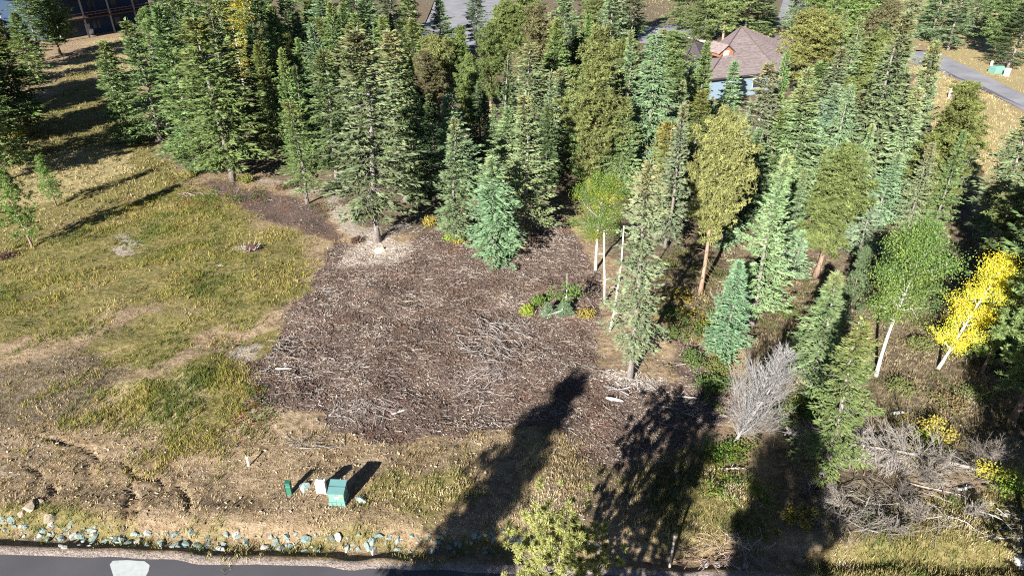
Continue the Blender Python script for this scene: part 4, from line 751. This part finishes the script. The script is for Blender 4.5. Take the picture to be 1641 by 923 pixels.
# ------------------------------------------------------------------ stones
import bmesh
def rock_mesh(seed, flat=.6):
    rg = np.random.default_rng(seed); bm = bmesh.new()
    for p in rg.normal(0, 1, (16, 3)):
        p = p / (np.linalg.norm(p) + 1e-6) * rg.uniform(.75, 1.05); bm.verts.new((p[0], p[1] * .8, p[2] * flat))
    r = bmesh.ops.convex_hull(bm, input=bm.verts[:]); bmesh.ops.delete(bm, geom=[v for v in bm.verts if not v.link_faces], context='VERTS'); bmesh.ops.triangulate(bm, faces=bm.faces[:])
    me = bpy.data.meshes.new("rock"); bm.to_mesh(me); bm.free(); a = me.attributes.new("Col", 'FLOAT_COLOR', 'POINT'); a.data.foreach_set("color", np.ones(len(me.vertices) * 4, np.float32)); me.materials.append(M['stone']); return me
ROCKS = [rock_mesh(200 + i, .5 + .1 * (i % 3)) for i in range(8)]
def rock(px, py, s, col, label, cat="rock", group=None, k=None, rz=None):
    x, y = P(px, py); z = hz(x, y); rg = random.Random(int(px * 31 + py)); o = link("rock", ROCKS[rg.randrange(8) if k is None else k]); o.location = (x, y, z + s * .02); o.scale = (s * rg.uniform(.8, 1.25), s * rg.uniform(.75, 1.1), s * rg.uniform(.7, 1.1)); o.rotation_euler = (rg.uniform(-.35, .35), rg.uniform(-.35, .35), rg.uniform(0, 6.28) if rz is None else rz)
    j = rg.uniform(.8, 1.15); o.color = (*[c * j for c in col], 1); tag(o, label, cat, group); return o
RT = (.235, .285, .258)
rock(490, 788, .40, (.34, .44, .40), "pale teal boulder between the green and the white utility pedestal")
rock(581, 806, .34, (.32, .42, .38), "pale teal boulder right of the transformer cabinet")
for px, py, s, lb in ((52, 820, .55, "tan sandstone boulder at the left end of the ditch, upper left"), (82, 836, .6, "largest tan sandstone boulder at the left end of the ditch"), (38, 828, .4, "small tan boulder at the left end of the ditch"), (68, 812, .3, "small pale boulder topmost at the left end of the ditch"), (10, 838, .35, "pale boulder at the bottom left edge")):
    rock(px, py, s * .72, (.36, .29, .21), lb, "boulder")
rr_ = random.Random(4); path = [(-40, 840), (40, 850), (110, 854), (180, 858), (260, 862), (340, 868), (430, 869), (520, 870), (620, 871), (720, 872), (830, 872), (960, 876)]
rk = {}
ROWS = []
for i in range(270):
    t = i / 269 * (len(path) - 1); a = min(int(t), len(path) - 2); f = t - a; px = path[a][0] + (path[a + 1][0] - path[a][0]) * f + rr_.uniform(-12, 12); py = path[a][1] + (path[a + 1][1] - path[a][1]) * f + rr_.uniform(-14, 9)
    if 395 < px < 415 or rr_.random() < .08: continue
    s = rr_.choice([.09, .10, .12, .14, .16, .19, .23, .28]); sec = ("first", "second", "third", "fourth", "fifth")[min(4, max(0, int(px / 190)))]
    sz_ = "big" if s > .2 else ("small" if s < .12 else "medium"); c = RT if rr_.random() < .72 else ((.36, .34, .30) if rr_.random() < .6 else (.18, .25, .225))
    ROWS.append((px, rock(px, py, s, c, f"{sz_} {'teal' if c is RT else ('pale grey' if c[0] > .3 else 'dark teal')} rock in the {sec} fifth of the ditch", "rock", "rocks lining the roadside ditch")))
for px, o in sorted(ROWS, key=lambda q: q[0]):
    lb = o["label"]; rk[lb] = rk.get(lb, 0) + 1; o["label"] = lb + f", {ORD[rk[lb] - 1]} from left"
for wi, (px, py, s) in enumerate(((96, 873, .2), (104, 878, .16), (140, 873, .2), (125, 872, .14), (1130, 900, .3), (1150, 905, .28), (1168, 898, .26), (1195, 903, .24), (1185, 908, .2))):
    rock(px, py, s, (.40, .37, .33), "whitish rock by the asphalt, " + ("second", "third", "fourth", "first")[wi if wi < 1 else (3 if wi == 9 else wi)] + " from left" if False else (("whitish rock by the asphalt edge, %s from left" % ("first", "second", "fourth", "third")[wi]) if wi < 4 else ("pale rock under the brush heaps at the bottom edge, %s from left" % ("first", "second", "third", "fifth", "fourth")[wi - 4])), "rock", "whitish rocks by the asphalt" if px < 500 else "pale rocks at the bottom edge")
rock(852, 497, .3, (.72, .68, .62), "white cut block beside the bent sapling"); rock(608, 405, .5, (.62, .52, .36), "pale tan boulder at the foot of the biggest spruce", "boulder")
rock(634, 404, .2, (.16, .14, .13), "small dark stone at the foot of the biggest spruce"); rock(1638, 898, .45, (.75, .74, .72), "white stone in the bottom right corner")

# ------------------------------------------------------------------ dead wood
GREY = (.42, .38, .35)
def bough_mesh(seed, L=2.0, r=.03, twigs=7, col=(1, 1, 1)):
    rg = np.random.default_rng(seed); b = MB(); n = 6; t = np.linspace(-.5, .5, n); pts = np.stack([t * L, .12 * L * np.sin(t * rg.uniform(2, 5) + seed), .04 * L * np.cos(t * 3 + seed)], 1) + rg.normal(0, .015 * L, (n, 3)); b.tube(pts, r * (1 - .8 * (t + .5)), 5, col)
    for k in range(twigs):
        i = rg.integers(1, n - 1); d = np.array([rg.uniform(.5, 1), rg.uniform(-.8, .8), rg.uniform(-.1, .5)]); l = L * rg.uniform(.12, .3); m = pts[i] + d * l * .5; b.sticks([pts[i], m], [m, m + (d + rg.normal(0, .3, 3)) * l * .5], [r * .4, r * .28], [r * .28, r * .1], col)
    return b.mesh("bough", M['wood'])
BOUGH = [bough_mesh(300 + i, 2.0, .022 + .005 * (i % 3), 4 + i) for i in range(6)]
def lay(name, data, x, y, z, rz, tilt, s, col, parent=None):
    o = link(name, data, parent); o.location = (x, y, z); o.rotation_euler = (random.Random(int(x * 99)).uniform(-1, 1), tilt, rz); o.scale = (s, s, s); o.color = (*col, 1); return o
def brush_pile(px, py, rx, ry, n, height, label, col, az=None, spread=.6, smin=.35, smax=1.0):
    x0, y0 = P(px, py); z0 = hz(x0, y0); e_ = empty("brush_pile", (x0, y0, z0)); tag(e_, label, "brush pile", "heaps of cut branches"); rg = random.Random(int(px + py))
    for i in range(n):
        a, q = rg.uniform(0, 6.283), math.sqrt(rg.random()); x, y = rx * q * math.cos(a), ry * q * math.sin(a); j = rg.uniform(.6, 1.3)
        lay("branch", BOUGH[rg.randrange(6)], x, y, hz(x0 + x, y0 + y) - z0 + .03 + rg.random() * height * (1 - q * .7), (rg.uniform(0, 6.28) if az is None else az + rg.gauss(0, spread)), rg.gauss(0, .14), rg.uniform(smin, smax), [c * j for c in col], e_)
brush_pile(800, 545, 2.2, 3.0, 110, .45, "fan of grey cut branches at the right centre of the mulch", (.35, .315, .285), R(-55), .6, .3, .85)
brush_pile(770, 610, 2.0, 1.5, 50, .35, "grey branches spread below the fan of cut branches", (.33, .29, .265), R(30), .5, .3, .85)
brush_pile(585, 660, 1.9, .9, 55, .45, "low heap of grey sticks at the lower edge of the mulch", (.32, .285, .26), None, .8, .3, .75)
brush_pile(462, 560, 1.3, 1.6, 42, .45, "small heap of branches at the left edge of the mulch", (.40, .34, .3), R(70), .8, .3, .7)
brush_pile(530, 590, 2.6, 2.2, 40, .15, "thin scatter of sticks right of the left edge heap", (.38, .33, .3), None, .8, .3, .7)
brush_pile(1150, 883, 1.5, .7, 48, .5, "reddish brown brush heap near the wooden post", (.36, .25, .19), R(30), .5, .35, .8)
brush_pile(1185, 885, 1.2, .8, 34, .5, "grey brush heap right of the reddish one", (.42, .37, .34), None, .8, .35, .7)
brush_pile(495, 715, 2.2, .7, 26, .15, "flat line of grey sticks on the tan ground above the white stake", (.32, .285, .26), R(10), .5, .3, .7)
brush_pile(400, 402, .9, .7, 26, .5, "tangle of grey roots and sticks on the meadow", (.42, .39, .36), None, .8, .3, .55)
brush_pile(1015, 622, 1.6, .8, 46, .25, "pale dead twigs round the foot of the tall pale spruce", (.44, .40, .37), None, .8, .3, .7)
brush_pile(640, 375, 2.2, 1.2, 40, .5, "dead grey boughs beside the biggest spruce", (.32, .285, .26), R(35), .5, .4, .9)
brush_pile(330, 310, 2.6, 1.2, 30, .15, "sparse sticks on the mulch path at the stand's corner", (.38, .33, .3), R(-20), .5, .3, .8)
brush_pile(1100, 660, 2.0, 1.2, 30, .2, "dark sticks in the pine shadow right of the tall pale spruce", (.36, .32, .3), R(-15), .6, .4, .9)
brush_pile(1420, 825, 3.2, 1.6, 120, .7, "broad tangle of grey dead boughs left of the fallen tree's trunk", (.21, .19, .165), R(200), .7, .4, 1.0)
brush_pile(1530, 765, 2.6, 1.5, 90, .7, "tangle of dead boughs round the bare shrubs at right", (.21, .19, .165), None, .8, .35, .9)
brush_pile(1350, 845, 1.8, 1.0, 60, .5, "twiggy dead boughs at the fallen tree's tip", (.22, .20, .17), R(220), .6, .35, .8)
brush_pile(1620, 850, 2.4, 1.2, 34, .2, "fine grey sticks in the lower right grass", (.48, .44, .4), R(-25), .5, .4, 1.0)
LOOSE = []; rg_ = random.Random(12); nb_ = 0; mulch_a = np.array(MULCH)
while nb_ < 46:
    x, y = rg_.uniform(*[float(v) for v in (mulch_a[:, 0].min(), mulch_a[:, 0].max())]), rg_.uniform(float(mulch_a[:, 1].min()), float(mulch_a[:, 1].max()))
    if not inside(np.array([x]), np.array([y]), MULCH)[0]: continue
    j = rg_.uniform(.45, 1.0); o = lay("fallen_branch", BOUGH[rg_.randrange(6)], x, y, hz(x, y) + .06, rg_.uniform(0, 6.28), rg_.gauss(0, .05), rg_.uniform(.4, .9), [.44 * j, .4 * j, .37 * j]); tag(o, "loose grey branch lying on the brown mulch", "branch", "loose branches on the mulch"); nb_ += 1; LOOSE.append(o)
LOOSE.sort(key=lambda o: -o.location.y)
for q in range(0, 46, 12):
    row = sorted(LOOSE[q:q + 12], key=lambda o: o.location.x)
    for i, o in enumerate(row): o["label"] = f"loose grey branch, {ORD[i]} from left in the {('farthest', 'upper middle', 'lower middle', 'nearest')[q // 12]} band of the mulch"
def log(px, py, L, r, rz, col, label, name="fallen_log", cat="log"):
    x, y = P(px, py); rg = np.random.default_rng(int(px)); e_ = empty(name, (x, y, hz(x, y) + r * .8), rz); tag(e_, label, cat); t = np.linspace(-.5, .5, 7); b = MB(); b.tube(np.stack([t * L, .05 * L * np.sin(t * 4), 0 * t], 1), r * np.array([.7, 1, 1.05, .95, .9, .75, .35]), 8, col, True, .15, rg); b.build("stem", M['wood'], e_)
    b = MB(); b.sticks([[0, 0, 0], [.2 * L, 0, 0]], [[.1 * L, .12 * L, .14 * L], [.32 * L, -.12 * L, .1 * L]], r * .4, r * .12, col, 5); b.build("branch_stub", M['wood'], e_)
log(985, 641, 1.0, .10, R(-25), (.40, .37, .34), "pale weathered log chunk on the mulch below the tall pale spruce"); log(455, 591, 1.0, .08, R(-5), (.36, .32, .28), "pale log lying at the left edge of the mulch"); log(352, 428, .7, .03, R(-12), (.52, .48, .44), "thin white stick on the meadow below the root tangle")
log(1090, 632, 2.2, .04, R(-14), (.55, .5, .46), "long pale pole right of the tall pale spruce"); log(1170, 755, 1.3, .05, R(-5), (.42, .38, .34), "pale stick on the green plants above the wooden post"); log(1500, 790, 3.0, .035, R(-28), (.34, .31, .28), "grey pole crossing the fallen tree"); log(1545, 788, .8, .09, R(10), (.5, .47, .43), "white log end lying behind the fallen tree")
log(1440, 660, .9, .09, R(0), (.38, .36, .33), "whitish log lying right of the ragged spruce"); log(640, 660, .9, .06, R(20), (.38, .35, .31), "short pale branch end on the low stick heap"); log(535, 660, .8, .05, R(55), (.5, .42, .36), "bent stick leaning at the low stick heap"); log(1275, 402, 2.0, .08, R(-10), (.5, .38, .32), "fallen reddish log beside the slender pale spruce")
# the uprooted stump on the meadow
x, y = P(403, 404); st = empty("uprooted_stump", (x, y, hz(x, y))); tag(st, "dark brown uprooted stump with torn roots on the meadow", "stump"); o = link("soil_ball", ROCKS[2], st); o.scale = (.55, .42, .5); o.location = (0, 0, .2); o.color = (.09, .05, .04, 1)
for k in range(9):
    a = k * .7; b = MB(); d = np.array([math.cos(a), math.sin(a), .5]); b.sticks([d * .3, d * .6], [d * .6, d * .75 + [.1, .1, .3]], [.06, .035], [.035, .01], (.34, .28, .25), 5); b.build("root", M['wood'], st)

def dead_tree(h, seed, limbs_n, rl, col, up=25, r0=.09, curl=.5, fine=5, t0=.12):
    rg = np.random.default_rng(seed); tr = trunk_mesh(h, r0, seed, 1, 0, C=col); br = MB()
    for i in range(limbs_n):
        t = t0 + (1 - t0) * (i + rg.uniform(0, 1)) / limbs_n; z = h * t * .97; a = rg.uniform(0, 6.283); L = rl * (1.05 - t) ** .7 * rg.uniform(.6, 1.15); e = R(up + rg.uniform(-20, 20)); d = np.array([math.cos(a) * math.cos(e), math.sin(a) * math.cos(e), math.sin(e)])
        p = np.array([0, 0, z]); pts = [p]
        for s in range(4): d = d + np.array([0, 0, curl * .18]) + rg.normal(0, .12, 3); d /= np.linalg.norm(d); p = p + d * L / 4; pts.append(p)
        rr = .025 * (1 - .5 * t); pts = np.array(pts); br.sticks(pts[:-1], pts[1:], rr * np.array([1, .75, .55, .38]), rr * np.array([.75, .55, .38, .2]), np.tile(np.array(col) * rg.uniform(.75, 1.25), (4, 1)))
        m = fine * 4; k = rg.integers(0, 4, m); q = pts[k] + (pts[k + 1] - pts[k]) * rg.uniform(0, 1, (m, 1)); dv = (pts[k + 1] - pts[k]) / (L / 4) + rg.normal(0, .55, (m, 3)) + [0, 0, curl * .3]; l = L * rg.uniform(.1, .3, (m, 1)); q2 = q + dv * l; c = np.array(col) * rg.uniform(.7, 1.3, (m, 1)); br.sticks(q, q2, .009, .005, c)
        q3 = q + dv * l * .55; br.sticks(q3, q3 + (dv + rg.normal(0, .6, (m, 3))) * l * .5, .006, .003, c)
    return tr, br
def place_dead(name, px, py, h, seed, n, rl, label, cat, rot=(0, 0, 0), up=25, col=GREY, r0=.08, curl=.5, fine=5, grp=None, t0=.12, lift=0.0):
    x, y = P(px, py); e_ = empty(name, (x, y, hz(x, y) + lift)); e_.rotation_euler = rot; tag(e_, label, cat, grp); tr, br = dead_tree(h, seed, n, rl, col, up, r0, curl, fine, t0); tr.build("trunk", M['wood'], e_, True); br.build("branches", M['wood'], e_)
place_dead("dead_tree", 1178, 706, 6.0, 401, 90, 2.7, "bare grey dead tree with dense fine twigs right of the mulch", "dead tree", (R(-4), R(19), 0), 40, (.23, .22, .21), .085, .6, 8, None, .06)
place_dead("fallen_tree", 1560, 765, 9.2, 402, 140, 2.2, "long fallen grey dead tree across the lower right", "fallen tree", (0, R(-86), R(-14)), 30, (.29, .26, .23), .09, .3, 6, None, .25, .35)
for i, (px, py, h, lb) in enumerate(((1555, 735, 2.6, "tallest bare grey shrub at the right end of the fallen tree"), (1520, 760, 1.9, "bare grey shrub in the middle above the fallen tree"), (1585, 770, 1.8, "bare grey shrub at the right edge below the yellow bush"), (1480, 775, 1.7, "low bare shrub behind the fallen trunk"), (1435, 800, 1.5, "low brown bare shrub at the foot of the ragged spruce"), (1350, 830, 1.4, "bare brown shrub at the left tip of the fallen tree"), (1400, 845, 1.3, "bare shrub below the crown of the fallen tree"), (1310, 790, 1.2, "low dark bare shrub left of the ragged spruce"), (1470, 840, 1.2, "pale bare shrub in the grass below the fallen trunk"), (1540, 830, 1.1, "small bare shrub in the lower right straw"))):
    place_dead("dead_shrub", px, py, h, 410 + i, 34, h * .75, lb, "dead shrub", (random.Random(i).uniform(-.9, .9), random.Random(i + 50).uniform(-1.0, 1.0), i), 50, (.22, .195, .165) if i % 2 else (.19, .165, .14), .03, .4, 6, "bare grey shrubs by the fallen tree", .02)
# white snags beside the tall pale spruce
def snag(pts, r, label, seed):
    base = pts[0]; x, y = P(*base); D = y; W = []
    for px, py in pts: ax, ay, az_ = at_top(px, py, base[1]); W.append((ax - x, ay - y, az_))
    W[0] = (0, 0, -.2); e_ = empty("dead_snag", (x, y, hz(x, y))); tag(e_, label, "dead trunk"); b = MB(); b.tube(W, np.linspace(r, r * .5, len(W)), 7, (.46, .43, .39), True, .08, np.random.default_rng(seed)); b.build("trunk", M['aspen_bark'], e_, True)
    for k in range(2):
        w = np.array(W[1 + k % (len(W) - 1)]); b = MB(); b.sticks([w, w + [.3 * (-1) ** k, -.1, .15]], [w + [.3 * (-1) ** k, -.1, .15], w + [.5 * (-1) ** k, -.15, .1]], [.03, .02], [.02, .006], (.6, .56, .52), 4); b.build("branch_stub", M['wood'], e_)
snag([(969, 487), (969, 450), (968, 410), (968, 374)], .11, "straight white broken trunk beside the green leafy tree", 1); snag([(977, 528), (984, 500), (990, 460), (996, 420), (1000, 360)], .09, "curving white dead trunk touching the tall pale spruce", 2)
# bent sapling
x, y = P(893, 503); e_ = empty("bent_sapling", (x, y, hz(x, y))); tag(e_, "bent white-stemmed sapling with a few green leaves on the mulch", "sapling"); b = MB(); pts = [(-.9, -.1, .05), (-.3, 0, .12), (.3, .1, .3), (.55, .1, 1.0), (.6, .1, 2.0), (.55, .1, 3.2)]; b.tube(pts, [.06, .06, .055, .045, .03, .012], 6, WHITE); b.build("stem", M['aspen_bark'], e_, True)
b = leaves([(.2, 0, 1.5), (.9, .1, 1.7), (1.2, .1, 2.0), (-.2, .1, 1.8), (.6, 0, 1.3), (.5, .1, 2.3), (1.4, 0, 1.6), (-.5, 0, 1.5), (.9, 0, 2.1)], 9, 36, .26, .14); o = b.build("leaves", M['broad'], e_); o.color = (.12, .21, .04, 1)
for px, yb, yt, w, lb in ((878, 503, 482, 22, "left of two tiny blue spruces beside the bent sapling"), (905, 502, 479, 24, "right of two tiny blue spruces beside the bent sapling")):
    r_ = tree('s', px, yt, yb, w, 'B', lb); r_["label"] = lb; r_["group"] = "spruces of the woods"
tree('P', 1835, 560, 899, 130, 'o')["label"] = "tree off the bottom right corner with its pale trunk foot in view"
TREES[-1][0]["group"] = "spruces of the woods"
# leafy bushes
def bush(px, py, w, h, col, label, seed, n=26, per=30, size=.1, grp=None):
    x, y = P(px, py); e_ = empty("bush", (x, y, hz(x, y))); tag(e_, label, "bush", grp); rg = np.random.default_rng(seed); a = rg.uniform(0, 6.283, n); q = np.sqrt(rg.uniform(0, 1, n)) * w; E = np.stack([q * np.cos(a), q * np.sin(a), h * rg.uniform(.3, 1, n) * (1 - .4 * (q / w) ** 2)], 1)
    b = MB(); b.sticks(E * [.1, .1, 0], E, .014, .005, (.36, .3, .24)); b.build("stems", M['wood'], e_); b = leaves(E, seed, per, .17, size); o = b.build("foliage", M['broad'], e_); o.color = (*col, 1)
YB = (.38, .32, .07)
for i, (px, py, w, h, c, lb) in enumerate(((1503, 697, .8, 1.2, YB, "yellow bush on the woodland floor, upper of two"), (1455, 736, .6, .8, YB, "smaller yellow bush just left below the upper one"), (1480, 705, .5, .7, (.3, .34, .05), "yellow-green bush left of the upper yellow bush"), (1612, 790, .7, 1.0, (.24, .36, .05), "bright green bush at the right edge by the thin shadow"), (1598, 778, .5, .9, YB, "yellow bush behind the bright green one at the right edge"), (1575, 768, .4, .7, (.45, .40, .06), "pale yellow bush right of the bare shrubs"), (1310, 668, .5, .8, (.2, .3, .05), "green bush under the blue-green spruce"),
     (20, 222, 1.0, .8, (.48, .40, .07), "yellow shrub at the foot of the left edge tree, left"), (40, 218, .9, .8, (.46, .38, .07), "yellow shrub at the foot of the left edge tree, right"), (302, 287, .8, .5, (.30, .26, .08), "yellowish low bush at the stand's front corner"), (392, 292, .7, .6, (.24, .25, .06), "yellow-green bush by the trunk of the broad olive spruce"), (688, 362, .45, .8, (.36, .29, .06), "yellow bush beside the biggest spruce's shadow"), (722, 388, .4, .5, (.22, .32, .05), "green bush at the foot of the dense mulch-edge spruce"), (735, 392, .4, .4, (.42, .36, .05), "small olive bush at the mulch edge"),
     (845, 500, .25, .5, (.3, .36, .05), "small yellow-green bush beside the white cut block"), (862, 488, .3, .7, (.13, .2, .04), "small green bush behind the white cut block"), (1135, 620, .8, .9, (.10, .155, .04), "larger green bush left of the bare grey tree"), (1110, 585, .7, .8, (.11, .16, .045), "green bush right of the tall pale spruce"), (1150, 590, .6, .6, (.16, .18, .05), "olive green bush above the bare grey tree"), (940, 505, .5, .35, (.34, .27, .07), "low golden bush right of the tiny spruces"), (1320, 770, .3, .3, (.6, .5, .04), "tiny yellow bush left of the ragged spruce"), (1090, 480, .6, .5, (.32, .26, .07), "golden bush left of the blue spruce"), (810, 245, .9, 1.0, (.25, .26, .06), "olive bush deep in the middle woods"), (455, 300, .8, .5, (.16, .10, .06), "brownish low bush at the stand's front edge"), (10, 415, .6, .25, (.13, .08, .055), "brown low bush at the left edge of the meadow"), (572, 388, .4, .15, (.13, .08, .055), "tiny brown ground shrub at the mulch's top edge"), (1520, 650, .7, .5, (.2, .15, .07), "brownish bush below the yellow aspen"), (1085, 545, .7, .6, (.13, .17, .05), "dull green bush right of the tall pale spruce's crown"), (1240, 590, .7, .6, (.15, .17, .055), "dull olive bush between the bare tree's top and the slender spruce"), (1265, 500, .8, .5, (.13, .15, .05), "low dull bush on the brown floor right of the slender spruce"), (1440, 630, .7, .6, (.16, .18, .06), "dull green bush below the lime aspen's trunk"), (1560, 640, .8, .7, (.15, .18, .055), "dull green bush right below the yellow aspen"), (1470, 560, .6, .6, (.17, .19, .06), "dull olive bush between the two aspens"), (350, 165, 1.2, 1.5, (.40, .30, .07), "orange-yellow bush inside the left woods"), (402, 125, 1.2, 1.0, (.5, .40, .06), "golden bush behind the yellow aspen"))):
    bush(px, py, w, h, c, lb, 500 + i)
